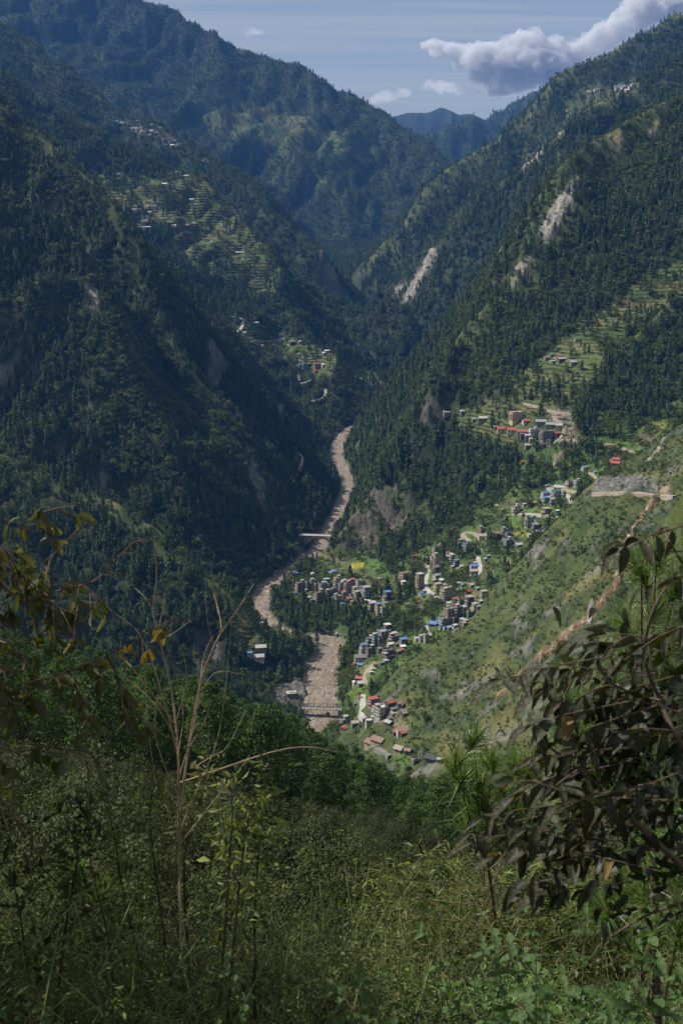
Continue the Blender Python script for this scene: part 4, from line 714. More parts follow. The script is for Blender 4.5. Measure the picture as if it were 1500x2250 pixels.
village(z6, 'the distant ridge village', 15, [(180, 163, 52, L_, 1, 'white', 'blue', -10), (216, 178, 34, Gb, 1, 'white', 'metal'), (284, 182, 38, B, 2, 'cream'), (238, 184, 26, Gb, 1, 'white', 'bluegrey'), (330, 228, 42, Gb, 2, 'blue', 'bluegrey'), (348, 234, 30, B, 2, 'white'), (390, 210, 44, B, 2, 'cream'), (412, 245, 34, B, 2, 'white'), (452, 244, 28, Gb, 1, 'white', 'white'), (486, 260, 34, Gb, 1, 'purple', 'slate'), (380, 244, 28, Gb, 1, 'white', 'metal'), (440, 272, 24, S_, 1, 'white', 'white'), (500, 295, 34, B, 2, 'grey'), (552, 334, 34, B, 2, 'blue', 'bluegrey'), (580, 282, 26, B, 4, 'yellow'), (602, 296, 44, B, 2, 'cream'), (622, 314, 34, Gb, 1, 'purple', 'slate'), (650, 305, 34, B, 2, 'grey', 'pinkish'), (660, 345, 38, B, 3, 'white'), (606, 356, 34, Gb, 1, 'white', 'white'), (640, 360, 24, S_, 1, 'white', 'metal'), (562, 346, 24, S_, 1, 'white', 'white'), (546, 300, 34, B, 2, 'white', 'rust'), (300, 218, 24, S_, 1, 'white', 'metal'), (318, 226, 28, Gb, 1, 'white', 'blue'), (350, 164, 28, S_, 1, 'stone', 'metal'), (370, 190, 24, S_, 1, 'white', 'white'), (460, 188, 24, S_, 1, 'white', 'metal'), (516, 218, 22, S_, 1, 'white', 'white'), (592, 326, 28, B, 2, 'concrete'), (572, 306, 26, B, 2, 'concrete'), (822, 284, 22, S_, 1, 'white', 'metal'), (840, 459, 18, S_, 1, 'white', 'white')], 2500)
village(z7, 'the gorge hamlet', 12, [(280, 198, 64, L_, 1, 'grey', 'metal', 5), (203, 265, 24, S_, 1, 'white', 'white'), (490, 283, 32, S_, 1, 'white', 'white'), (496, 322, 42, L_, 1, 'white', 'metal', -10), (576, 354, 44, B, 2, 'brown', 'pinkish'), (548, 378, 24, S_, 1, 'brown', 'rust'), (338, 366, 26, Gb, 1, 'white', 'metal'), (435, 368, 28, S_, 1, 'stone', 'metal'), (640, 340, 24, S_, 1, 'stone', 'white'), (848, 413, 38, Gb, 1, 'white', 'white'), (830, 428, 34, S_, 1, 'white', 'white'), (645, 519, 34, S_, 1, 'white', 'blue'), (676, 544, 38, B, 3, 'blue'), (712, 512, 38, Gb, 1, 'brown', 'rust'), (768, 543, 40, B, 3, 'pink', 'red'), (766, 572, 28, S_, 1, 'orange', 'orange_red'), (826, 518, 34, S_, 1, 'white', 'white'), (630, 433, 20, S_, 1, 'stone', 'metal'), (1196, 673, 34, S_, 1, 'teal', 'teal'), (1236, 676, 34, S_, 1, 'teal', 'teal')], 1700)
village(zc, 'the terrace-top village', 10, [(1100, 402, 22, S_, 1, 'white', 'metal'), (1120, 400, 24, Gb, 1, 'white', 'bluegrey'), (1142, 395, 22, S_, 1, 'brown', 'rust'), (1088, 404, 18, S_, 1, 'white', 'white'), (1215, 393, 28, Gb, 1, 'white', 'blue'), (1240, 388, 24, Gb, 1, 'white', 'bluegrey'), (1256, 404, 26, Gb, 1, 'white', 'white'), (1272, 388, 24, S_, 1, 'white', 'metal'), (1235, 403, 22, S_, 1, 'grey', 'bluegrey'), (1282, 378, 20, S_, 1, 'white', 'white'), (1210, 383, 18, S_, 1, 'white', 'blue'), (1250, 383, 18, S_, 1, 'white', 'metal'), (1226, 380, 16, S_, 1, 'white', 'white')], 2200)
village(zl, 'the river spur', 10, [(1145, 632, 46, L_, 1, 'stone', 'metal', 4), (1136, 668, 48, L_, 1, 'white', 'metal', 8), (1096, 658, 24, S_, 1, 'white', 'blue'), (1150, 493, 24, S_, 1, 'stone', 'metal'), (1146, 513, 20, S_, 1, 'white', 'metal')], 900)
def name_houses():
    ORD = ['first', 'second', 'third', 'fourth', 'fifth', 'sixth', 'seventh', 'eighth', 'ninth', 'tenth', 'eleventh', 'twelfth']
    by = {}
    for o, d, c, p in _houses: by.setdefault((d, c), []).append((float(p[0]), o))
    for (d, c), L in by.items():
        L.sort(key=lambda t: t[0])
        for i, (_, o) in enumerate(L):
            tail = '' if len(L) == 1 else (', leftmost such' if i == 0 else ', rightmost such' if i == len(L) - 1 else ', %s such from left' % ORD[i])
            o['label'] = ('%s in %s%s' % (d, c, tail)).replace('bare concrete', 'concrete'); o['group'] = 'houses of ' + c.replace('the ', '', 1)
name_houses()

# ------------------------------------------------------------------ bridges
def arch_bridge():
    A = Vector(at(664, 1171, 1442)); Bv = Vector(at(738, 1181, 1436)); mid = (A + Bv) / 2; L = (Bv - A).length + 6; rz = math.atan2(Bv.y - A.y, Bv.x - A.x)
    o = empty('arch_bridge', (mid.x, mid.y, mid.z), rz, 'pale concrete arch bridge over the brown river', 'bridge')
    cm = plain('bridge_concrete', (.46, .43, .385), .9, .25, .6, dirt=(.3, .28, .25))
    dk = part('deck', boxes([(-L / 2, -3.4, -.7, L / 2, 3.4, 0)]), cm, o)
    for s in (-1, 1): part('railing', join([boxes([(-L / 2, s * 3.3 - .1, .75, L / 2, s * 3.3 + .1, .95)])] + [boxes([(x - .12, s * 3.25 - .1, 0, x + .12, s * 3.25 + .1, .75)]) for x in np.arange(-L / 2 + .5, L / 2, 2.2)]), cm, dk)
    half = 17.0; rise = 11.5; n = 18
    f = lambda x: -1.2 - rise * (x / half) ** 2
    for s in (-1, 1):
        V = []; F = []
        for k in range(n + 1):
            x = -half + 2 * half * k / n; t = .55 + .35 * abs(x / half)
            V += [(x, s * 2.2 - .6, f(x) + t / 2), (x, s * 2.2 + .6, f(x) + t / 2), (x, s * 2.2 + .6, f(x) - t), (x, s * 2.2 - .6, f(x) - t)]
        for k in range(n):
            a, b = 4 * k, 4 * k + 4
            F += [(a + i, a + (i + 1) % 4, b + (i + 1) % 4, b + i) for i in range(4)]
        part('arch_rib', (V, F), cm, o)
    for x in (-16, -13, -10, -7, 7, 10, 13, 16):
        part('column', boxes([(x - .35, s * 2.2 - .4, f(x), x + .35, s * 2.2 + .4, -.7) for s in (-1, 1)]), cm, o)
    for s in (-1, 1): part('abutment', boxes([(s * 18.5 - 2.2, -3.2, -15, s * 18.5 + 2.2, 3.2, -.72)]), plain('stone_wall', (.22, .2, .18), .95, .35, .8), o)
    HOUSES.append((mid.x, mid.y - 8, 14)); HOUSES.append((mid.x + 8, mid.y - 18, 12))
arch_bridge()
def truss_bridge():
    A = Vector(at(668, 1554, 990)); Bv = Vector(at(740, 1559, 988)); mid = (A + Bv) / 2; L = (Bv - A).length + 5; rz = math.atan2(Bv.y - A.y, Bv.x - A.x)
    o = empty('truss_bridge', tuple(mid), rz, 'grey steel truss bridge crossing the river below the pines', 'bridge')
    sm = plain('bridge_steel', (.17, .17, .165), .6, .3, 1.0, spec=.4, dirt=(.16, .11, .08)); h = 3.0; n = 12
    part('deck', boxes([(-L / 2, -2.4, -.5, L / 2, 2.4, -.1)]), plain('bridge_planks', (.25, .23, .21), .9), o)
    for s in (-1, 1):
        part('top_chord', bar((-L / 2, s * 2.5, h), (L / 2, s * 2.5, h), .16), sm, o); part('bottom_chord', bar((-L / 2, s * 2.5, -.3), (L / 2, s * 2.5, -.3), .18), sm, o)
        for k in range(n):
            a = -L / 2 + L * k / n; b = a + L / n
            part('truss_post', bar((a, s * 2.5, -.3), (a, s * 2.5, h), .11), sm, o)
            part('truss_brace', bar((a, s * 2.5, -.3 if k % 2 else h), (b, s * 2.5, h if k % 2 else -.3), .1), sm, o)
    for s in (-1, 1): part('abutment', boxes([(s * L / 2 - 1.5, -3, -9, s * L / 2 + 1.5, 3, -.5)]), plain('stone_wall', (.22, .2, .18)), o)
    HOUSES.append((mid.x, mid.y - 10, 16))
truss_bridge()

# ------------------------------------------------------------------ vehicles on the roads
def wheel(r=.5, w=.3, n=10):
    V = [(r * math.cos(2 * math.pi * k / n), y, r * math.sin(2 * math.pi * k / n)) for y in (-w / 2, w / 2) for k in range(n)]
    return V, [(k, (k + 1) % n, n + (k + 1) % n, n + k) for k in range(n)] + [(k, k + 1, n - 2 - k, n - 1 - k) for k in range(n // 2 - 1)] + [(n + n - 1 - k, n + n - 2 - k, n + k + 1, n + k) for k in range(n // 2 - 1)]
def vehicle(name, conv, zx, zy, yaw, Ln, col, label, kind, ymin=1000):
    x, y, z = hit(*conv(zx, zy), ymin)
    z = z + .55
    o = empty(name, (x, y, z), R(yaw), label, name)
    pm = plain('paint_' + name + '_%d' % int(col[0] * 1000), col, .35, .1, 1.0, spec=.5); w = 2.3; r = .5
    if kind == 'bus': part('body', boxes([(-Ln / 2, -w / 2, .45, Ln / 2, w / 2, 3.0)]), pm, o); part('roof', boxes([(-Ln / 2 + .2, -w / 2 + .15, 3.0, Ln / 2 - .2, w / 2 - .15, 3.14)]), plain('paint_white', (.6, .6, .6), .4), o); zw0, zw1, x0, x1 = 1.6, 2.5, -Ln / 2 + .4, Ln / 2 - .4
    elif kind == 'truck': part('cabin', boxes([(Ln / 2 - 2.0, -w / 2, .6, Ln / 2, w / 2, 2.8)]), pm, o); part('cargo_bed', boxes([(-Ln / 2, -w / 2, .8, Ln / 2 - 2.2, w / 2, 2.3)]), pm, o); part('chassis', boxes([(-Ln / 2, -.5, .45, Ln / 2 - .3, .5, .78)]), plain('chassis_dark', (.05, .05, .05), .7), o); zw0, zw1, x0, x1 = 1.7, 2.5, Ln / 2 - 1.6, Ln / 2 - .4
    else: w = 1.8; r = .36; part('body', boxes([(-Ln / 2, -w / 2, .35, Ln / 2, w / 2, 1.1)]), pm, o); part('cabin', boxes([(-Ln / 2 + .25, -w / 2 + .1, 1.1, Ln / 2 - 1.1, w / 2 - .1, 1.85)]), pm, o); zw0, zw1, x0, x1 = 1.2, 1.7, -Ln / 2 + .5, Ln / 2 - 1.3
    for s in (-1, 1): part('side_window', boxes([(x0, s * w / 2 - .03 - (.1 if kind == 'van' else 0) * s, zw0, x1, s * w / 2 + .03 - (.1 if kind == 'van' else 0) * s, zw1)]), glass_mat(), o)
    for sx in (-1, 1):
        for s in (-1, 1):
            p = part('wheel', wheel(r), plain('tyre', (.03, .03, .03), .9), o); p.location = (sx * Ln * .32, s * (w / 2 - .1), r)
    return o
vehicle('bus', z5, 815, 394, -3, 9.5, (.55, .17, .03), 'orange bus on the road past the hillside campus', 'bus')
vehicle('truck', z5, 340, 984, -25, 6.5, (.55, .34, .03), 'yellow truck on the road in front of the white house', 'truck')
vehicle('van', z3, 850, 443, 5, 4.8, (.6, .62, .6), 'white van parked on the field, farther of the two', 'van', 700)
vehicle('van', z3, 830, 478, 5, 4.8, (.6, .62, .6), 'white van parked on the field, nearer of the two', 'van', 700)
vehicle('bus', z1, 1262, 782, -12, 8.5, (.5, .42, .12), 'yellow bus parked at the edge of the riverside village', 'bus')
vehicle('bus', z1, 1300, 792, -12, 8.5, (.42, .06, .05), 'red bus parked at the edge of the riverside village', 'bus')

# ------------------------------------------------------------------ pylons and the switchyard by the river
def pylon(px, py, hgt, label, ymin):
    x, y, z = hit(px, py, ymin); o = empty('pylon', (x, y, z - .5), R(20), label, 'pylon', 'power pylons in the gorge')
    sm = plain('galvanised', (.20, .205, .21), .6, .15, spec=.4); b = hgt * .11; t = hgt * .02; rr = .13
    for sx in (-1, 1):
        for sy in (-1, 1): part('leg', bar((sx * b, sy * b, 0), (sx * t, sy * t, hgt), rr), sm, o)
    V = []
    n = 6
    for k in range(n):
        z0, z1_ = hgt * k / n, hgt * (k + 1) / n; r0, r1_ = b + (t - b) * k / n, b + (t - b) * (k + 1) / n
        V += [bar((-r0, s * r0, z0), (r1_, s * r1_, z1_), rr * .6) for s in (-1, 1)] + [bar((s * r0, -r0, z0), (s * r1_, r1_, z1_), rr * .6) for s in (-1, 1)]
    part('lattice', join(V), sm, o, kind='stuff')
    for k, zz in enumerate((.72, .83, .94)): part('cross_arm', bar((-hgt * .16, 0, hgt * zz), (hgt * .16, 0, hgt * zz), rr), sm, o)
    return o
pylon(617, 935, 30, 'lattice pylon on the wooded slope above the gorge road', 1500)
pylon(652, 1036, 26, 'lattice pylon beside the pale gorge road', 1500)
def switchyard():
    for i, (px, py) in enumerate([(612, 1530), (628, 1524), (645, 1520), (662, 1524), (622, 1538), (645, 1536)]):
        x, y, z = hit(px, py, 850); o = empty('gantry', (x, y, z), R(8), 'grey steel gantry of the switchyard on the riverbank', 'gantry', 'switchyard gantries')
        sm = plain('galvanised', (.34, .35, .36)); h = 7.5 if i < 4 else 5.5
        for s in (-1, 1): part('post', bar((s * 2.6, 0, -1), (s * 2.6, 0, h), .16), sm, o)
        part('beam', bar((-2.6, 0, h - .3), (2.6, 0, h - .3), .18), sm, o)
        HOUSES.append((x, y, 6))
    x, y, z = hit(640, 1532, 850); o = empty('control_building', (x, y, z), R(8), 'low grey control building in the riverside switchyard', 'house'); HOUSES.append((x, y, 9))
    part('wall', boxes([(-4, -3, -3, 4, 3, 3)]), wall_mat('concrete'), o); part('roof', boxes([(-4.4, -3.4, 3, 4.4, 3.4, 3.25)]), slab_mat(), o); part('windows', boxes(windows_on(8, 6, 1, 3)), glass_mat(), o, kind='stuff')
switchyard()
# ------------------------------------------------------------------ foliage
def leaf_quads(C, Nrm, size, aspect=1.0, r=None, fold=0.0):
    """one small quad per centre, facing its normal, turned at random"""
    r = r or rng; n = len(C); C = np.asarray(C, float); Nrm = np.asarray(Nrm, float); Nrm = Nrm / (np.linalg.norm(Nrm, axis=1)[:, None] + 1e-9)
    a = np.cross(Nrm, r.normal(size=(n, 3))); a /= np.linalg.norm(a, axis=1)[:, None] + 1e-9; b = np.cross(Nrm, a)
    sz = np.broadcast_to(size, (n,))[:, None] * r.uniform(.7, 1.3, (n, 1)); a = a * sz * .5; b = b * sz * .5 * aspect
    V = np.stack([C - a, C + b * .9 + Nrm * sz * fold, C + a, C - b * .9 + Nrm * sz * fold], 1).reshape(-1, 3)
    return V, np.arange(4 * n).reshape(n, 4)
def taper(pts, r0, r1, n=6):
    """a tapering tube through points"""
    pts = [Vector(p) for p in pts]; V = []; F = []; m = len(pts)
    for i, p in enumerate(pts):
        d = (pts[min(i + 1, m - 1)] - pts[max(i - 1, 0)]).normalized(); u = d.orthogonal().normalized(); w = d.cross(u); rr = r0 + (r1 - r0) * i / max(1, m - 1)
        V += [tuple(p + rr * (math.cos(2 * math.pi * k / n) * u + math.sin(2 * math.pi * k / n) * w)) for k in range(n)]
    for i in range(m - 1):
        F += [(i * n + k, i * n + (k + 1) % n, (i + 1) * n + (k + 1) % n, (i + 1) * n + k) for k in range(n)]
    return np.array(V), np.array(F)
def cat(parts):
    V = []; F = []; o = 0
    for v, f in parts: V.append(v); F.append(np.asarray(f) + o); o += len(v)
    return np.concatenate(V), np.concatenate(F)
def foliage_mat(name, ca, cb, trans=.25, rough=.6, spec=.25, var=0.0):
    N = NT(name); oi = N.n('ShaderNodeObjectInfo').outputs['Random']; geo = N.n('ShaderNodeNewGeometry')
    c = N.mix(oi, c4(ca), c4(cb)); v = N.math('FRACT', N.math('MULTIPLY', oi, 17.3)); c = N.mix(1.0, c, N.ramp(v, 0, 1, (.72 - var * .6, .74 - var * .6, .78 - var * .6, 1), (1.25 + var, 1.2 + var, 1.05 + var, 1)), 'MULTIPLY')
    isl = geo.outputs['Random Per Island']; c = N.mix(1.0, c, N.ramp(isl, 0, 1, (.62 - var * .6, .66 - var * .6, .62 - var * .5, 1), (1.4 + var * .8, 1.34 + var * .8, 1.3 + var * .4, 1)), 'MULTIPLY')
    bs = N.n('ShaderNodeBsdfPrincipled', {'Base Color': c, 'Roughness': rough, 'Specular IOR Level': spec}); tr = N.n('ShaderNodeBsdfTranslucent', {'Color': N.mix(1.0, c, (1.25, 1.45, .55, 1), 'MULTIPLY')})
    mx = N.n('ShaderNodeMixShader', {0: trans, 1: bs.outputs[0], 2: tr.outputs[0]}); N.link(mx.outputs[0], N.out.inputs[0]); return N.m
BARK = plain('bark', (.10, .075, .055), .95, .35, 3.0)
M_PINE = foliage_mat('pine_needles', (.044, .080, .036), (.080, .115, .040)); M_BROAD = foliage_mat('broad_leaves', (.066, .100, .033), (.115, .135, .042)); M_SCRUB = foliage_mat('scrub_leaves', (.062, .088, .026), (.100, .118, .036)); M_NPINE = foliage_mat('near_pine_needles', (.045, .088, .026), (.068, .112, .030), .3); M_NBROAD = foliage_mat('near_broad_leaves', (.028, .040, .017), (.044, .054, .020), .22, .6, .22, .35); M_GRASSY = foliage_mat('grass_tufts', (.10, .125, .038), (.145, .145, .056), .3)

def far_pine(seed, h=10.0, n=150):
    r = np.random.default_rng(seed); t = r.uniform(.13, 1.0, n) ** .9; ang = r.uniform(0, 2 * math.pi, n)
    prof = np.interp(t, [.1, .2, .4, .7, .92, 1], [.05, .19, .235, .165, .07, .01]) * h * (1 + .25 * np.sin(ang * 2 + seed) * r.uniform(.3, 1)) * (.82 + .18 * np.sin(t * 34 + ang))
    rad = prof * r.uniform(.45, 1.0, n) ** .5; C = np.stack([rad * np.cos(ang), rad * np.sin(ang), t * h - .25 * rad], 1)
    Nn = np.stack([np.cos(ang), np.sin(ang), .45 + 0 * t], 1) + r.normal(0, .45, (n, 3))
    crown = leaf_quads(C, Nn, h * .115, .75, r, .12); trunk = taper([(0, 0, -1), (0, 0, h * .85)], h * .018, h * .004, 5)
    return crown, trunk
def far_broad(seed, h=8.0, n=150):
    r = np.random.default_rng(seed); k = 7; cc = np.stack([r.normal(0, h * .17, k), r.normal(0, h * .17, k), r.uniform(h * .38, h * .78, k)], 1); cr = r.uniform(h * .17, h * .27, k)
    i = r.integers(0, k, n); d = r.normal(size=(n, 3)); d /= np.linalg.norm(d, axis=1)[:, None]; d[:, 2] = np.abs(d[:, 2]) * .9 - .25
    C = cc[i] + d * cr[i][:, None] * r.uniform(.75, 1.05, (n, 1)); crown = leaf_quads(C, d + r.normal(0, .35, (n, 3)), h * .12, .85, r, .1)
    return crown, taper([(0, 0, -1), (.1, 0, h * .3), (0, .1, h * .6)], h * .022, h * .008, 5)
def scrub(seed, n=46):
    r = np.random.default_rng(seed); d = r.normal(size=(n, 3)); d /= np.linalg.norm(d, axis=1)[:, None]; d[:, 2] = np.abs(d[:, 2])
    C = d * np.array([1.15, 1.15, .95]) * r.uniform(.7, 1.05, (n, 1)); return leaf_quads(C, d + r.normal(0, .4, (n, 3)), .5, .8, r, .1)
def tuft(seed, n=22):
    r = np.random.default_rng(seed); V = []; F = []
    a = r.uniform(0, 2 * math.pi, n); b = r.uniform(0, .55, n); base = np.stack([b * np.cos(a), b * np.sin(a), 0 * a], 1); lean = r.normal(0, .28, (n, 3)); lean[:, 2] = r.uniform(.5, .95, n)
    side = np.stack([-np.sin(a + 1), np.cos(a + 1), 0 * a], 1) * .16; V = np.stack([base - side, base + side, base + lean + side * .3, base + lean - side * .3], 1).reshape(-1, 3); return V, np.arange(4 * n).reshape(n, 4)
def near_pine(seed, h=13.0, k=42, per=62):
    """returns needle clumps and trunk with limbs"""
    r = np.random.default_rng(seed); t = np.sort(r.uniform(.28, 1.0, k)); ang = np.arange(k) * 2.4 + r.uniform(-.5, .5, k)
    rad = np.interp(t, [.2, .38, .6, .85, 1], [.6, .22 * h, .20 * h, .11 * h, .0]) * r.uniform(.55, 1.05, k); cc = np.stack([rad * np.cos(ang), rad * np.sin(ang), t * h], 1); cr = np.interp(t, [.25, .6, 1], [.085, .095, .055]) * h * r.uniform(.75, 1.25, k)
    C = []; Nn = []
    for i in range(k):
        d = r.normal(size=(per, 3)); d /= np.linalg.norm(d, axis=1)[:, None]; d[:, 2] = np.where(d[:, 2] < -.35, -d[:, 2], d[:, 2]); C.append(cc[i] + d * cr[i] * np.array([1.12, 1.12, .78]) * r.uniform(.65, 1.04, (per, 1))); Nn.append(d + r.normal(0, .42, (per, 3)))
    crown = leaf_quads(np.concatenate(C), np.concatenate(Nn), .42, .62, r, .12)
    trunk = [taper([(0, 0, -1.2), (.05 * h * .2, 0, h * .4), (0, .02 * h, h * .95)], h * .017, h * .004, 7)] + [taper([(0, 0, cc[i][2] - .25 * rad[i]), tuple(cc[i] * np.array([.55, .55, 1]) - np.array([0, 0, .1 * rad[i]])), tuple(cc[i])], h * .005, h * .0015, 4) for i in range(0, k, 2)]
    return crown, cat(trunk)
def near_broad(seed, h=6.0, k=26, per=300, ls=.15):
    r = np.random.default_rng(seed); cc = np.stack([r.normal(0, h * .23, k), r.normal(0, h * .23, k), r.uniform(h * .25, h * .86, k)], 1); cr = r.uniform(h * .10, h * .19, k); C = []; Nn = []
    for i in range(k):
        d = r.normal(size=(per, 3)); d /= np.linalg.norm(d, axis=1)[:, None]; C.append(cc[i] + d * cr[i] * r.uniform(.55, 1.08, (per, 1)) ** .7); Nn.append(d + np.array([0, 0, .4]) + r.normal(0, .5, (per, 3)))
    crown = leaf_quads(np.concatenate(C), np.concatenate(Nn), ls, .6, r, .1)
    limbs = [taper([(0, 0, -1), (.1, 0, h * .3)], h * .028, h * .02, 7)] + [taper([(.1, 0, h * .25), tuple(cc[i] * .5 + np.array([0, 0, h * .12])), tuple(cc[i])], h * .011, h * .003, 5) for i in range(0, k, 2)]
    return crown, cat(limbs)

def two_mat_mesh(name, crown, trunk, mc, mt):
    v, f = cat([crown, trunk]); me = mesh_from(name, v, f); me.materials.append(mc); me.materials.append(mt)
    idx = np.zeros(len(f), np.int32); idx[len(crown[1]):] = 1; me.polygons.foreach_set('material_index', idx); return me
def scatter(name, protos, P, rot, scl, var, label, cat_):
    """one object of stuff: points that carry instanced plants"""
    me = bpy.data.meshes.new(name); me.vertices.add(len(P)); me.vertices.foreach_set('co', np.asarray(P, np.float32).ravel())
    for k, t, a in (('rot', 'FLOAT', rot), ('scl', 'FLOAT', scl), ('var', 'INT', var)):
        at_ = me.attributes.new(k, t, 'POINT'); at_.data.foreach_set('value', np.asarray(a, np.float32 if t == 'FLOAT' else np.int32))
    ng = bpy.data.node_groups.new(name + '_nodes', 'GeometryNodeTree'); ng.interface.new_socket('Geometry', in_out='INPUT', socket_type='NodeSocketGeometry'); ng.interface.new_socket('Geometry', in_out='OUTPUT', socket_type='NodeSocketGeometry')
    n = ng.nodes.new; L = ng.links.new; gi = n('NodeGroupInput'); go = n('NodeGroupOutput'); jn = n('GeometryNodeJoinGeometry'); mp = n('GeometryNodeMeshToPoints'); L(gi.outputs[0], mp.inputs[0])
    def attr(nm, t): a = n('GeometryNodeInputNamedAttribute'); a.data_type = t; a.inputs[0].default_value = nm; return a.outputs[0]
    rv = attr('rot', 'FLOAT'); sv = attr('scl', 'FLOAT'); vv = attr('var', 'INT'); cx = n('ShaderNodeCombineXYZ'); L(rv, cx.inputs[2])
    for i, pr in enumerate(protos):
        po = bpy.data.objects.new(name + '_source', pr)
        oi = n('GeometryNodeObjectInfo'); oi.inputs['Object'].default_value = po; oi.inputs['As Instance'].default_value = True
        cmp = n('FunctionNodeCompare'); cmp.data_type = 'INT'; cmp.operation = 'EQUAL'; L(vv, cmp.inputs[2]); cmp.inputs[3].default_value = i
        ip = n('GeometryNodeInstanceOnPoints'); L(mp.outputs[0], ip.inputs['Points']); L(cmp.outputs[0], ip.inputs['Selection']); L(oi.outputs['Geometry'], ip.inputs['Instance']); L(cx.outputs[0], ip.inputs['Rotation']); L(sv, ip.inputs['Scale']); L(ip.outputs[0], jn.inputs[0])
    L(jn.outputs[0], go.inputs[0])
    o = put(name, me, kind='stuff', label=label, cat=cat_); md = o.modifiers.new('plants', 'NODES'); md.node_group = ng; return o

# ---- where plants can stand
E_RUN = np.maximum.accumulate(np.where(GY > 15, (GZ - CAM_Z) / np.maximum(GY, 1), -9), axis=0)
def visible(x, y, z, top, margin): return (z + top - CAM_Z) / y > sample(E_RUN, x, y * .985 - 2) - margin / y
def candidates(y0, y1, area, umax=.305):
    """random places with about one per `area` square metres between two distances"""
    A = umax * (y1 * y1 - y0 * y0); n = int(A / area); y = np.sqrt(rng.uniform(y0 * y0, y1 * y1, n)); x = rng.uniform(-umax, umax, n) * y
    return x, y, ground(x, y)
_occ = {}
def clear(x, y, pad=0.0):
    ok = np.ones(len(x), bool)
    for hx, hy, hr in HOUSES: ok &= (x - hx) ** 2 + (y - hy) ** 2 > (hr + pad) ** 2
    for P, w in ROADS:
        b = (x > P[:, 0].min() - w) & (x < P[:, 0].max() + w) & (y > P[:, 1].min() - w) & (y < P[:, 1].max() + w)
        if b.any():
            d, _, _, _ = poly_dist(x[b], y[b], P[::2] if len(P) > 6 else P); k = np.nonzero(b)[0]; ok[k[d < w + pad]] = False
    return ok
# lines of sight to houses must stay open: no tall tree just in front of one
def house_front(x, y):
    ok = np.ones(len(x), bool)
    for hx, hy, hr in HOUSES:
        t = (hy - y); ok &= ~((t > 0) & (t < 16) & (np.abs(x - hx * y / hy) < hr * .7))
    return ok
W_RIV = river_w(GY)
DENS = np.clip(.92 + .35 * fbm(GX / 55, GY / 55, 3), .25, 1)
DENS = DENS * (1 - .80 * M_TERR) * (1 - np.clip(M_ROCK * 1.1, 0, 1)) * (1 - .78 * M_GRASS)
_vb = blur(_own(90), 2) * sstep(1330, 1290, GY)
DENS = DENS * (1 - .62 * _vb * sstep(-.5, .4, fbm(GX / 45 + 7, GY / 45, 3)))
for po, c in FIELDS: DENS = DENS * (1 - blur(region(po, 600, 1600, 3), 1))
DENS = DENS * sstep(3.0, 9.0, _dR - W_RIV)
WOODS = [([(640, 1350), (720, 1340), (830, 1345), (900, 1350), (940, 1385), (880, 1400), (790, 1420), (700, 1400)], 900, 1300, .95), ([(810, 1190), (900, 1150), (960, 1180), (900, 1240), (820, 1230)], 1250, 1500, .9), ([(900, 1500), (1000, 1520), (1010, 1600), (930, 1600), (905, 1560)], 780, 1000, .9), ([(700, 1430), (770, 1400), (790, 1500), (760, 1560), (735, 1540)], 850, 1150, .95), ([(1050, 1340), (1100, 1300), (1110, 1380), (1050, 1430)], 900, 1000, .75), ([(770, 1590), (850, 1600), (880, 1640), (800, 1640)], 780, 960, .9),
         ([(1300, 1060), (1500, 1100), (1500, 1320), (1360, 1330), (1290, 1180)], 780, 960, .42), ([(1330, 1330), (1500, 1300), (1500, 1560), (1240, 1560)], 740, 900, .5), ([(1150, 870), (1290, 870), (1280, 910), (1180, 915)], 1250, 1550, .9), ([(1060, 980), (1200, 1000), (1180, 1080), (1050, 1120), (960, 1060)], 1200, 1450, .8), ([(480, 640), (620, 640), (640, 720), (560, 720)], 2000, 2700, .9), ([(545, 425), (600, 440), (640, 560), (600, 540)], 2300, 3100, .9)]
for po, a, b, dns in WOODS:
    m = blur(region(po, a, b), 1); DENS = np.maximum(DENS, dns * m * sstep(3.0, 8.0, _dR - W_RIV) * (1 - M_ROCK))
DENS = DENS * sstep(3.4, 2.3, GSL) * np.where(_own('S'), .15 + 1.5 * sstep(.0, .5, fbm(GX / 34 + 3, GY / 34, 3)), 1.0)
PINE_SHARE = np.clip(.55 + .75 * fbm(GX / 160 + 2, GY / 160, 2) - .35 * _vb, 0.05, .95)
PINE_SHARE = np.where(_own('E', 'D'), .35, PINE_SHARE)

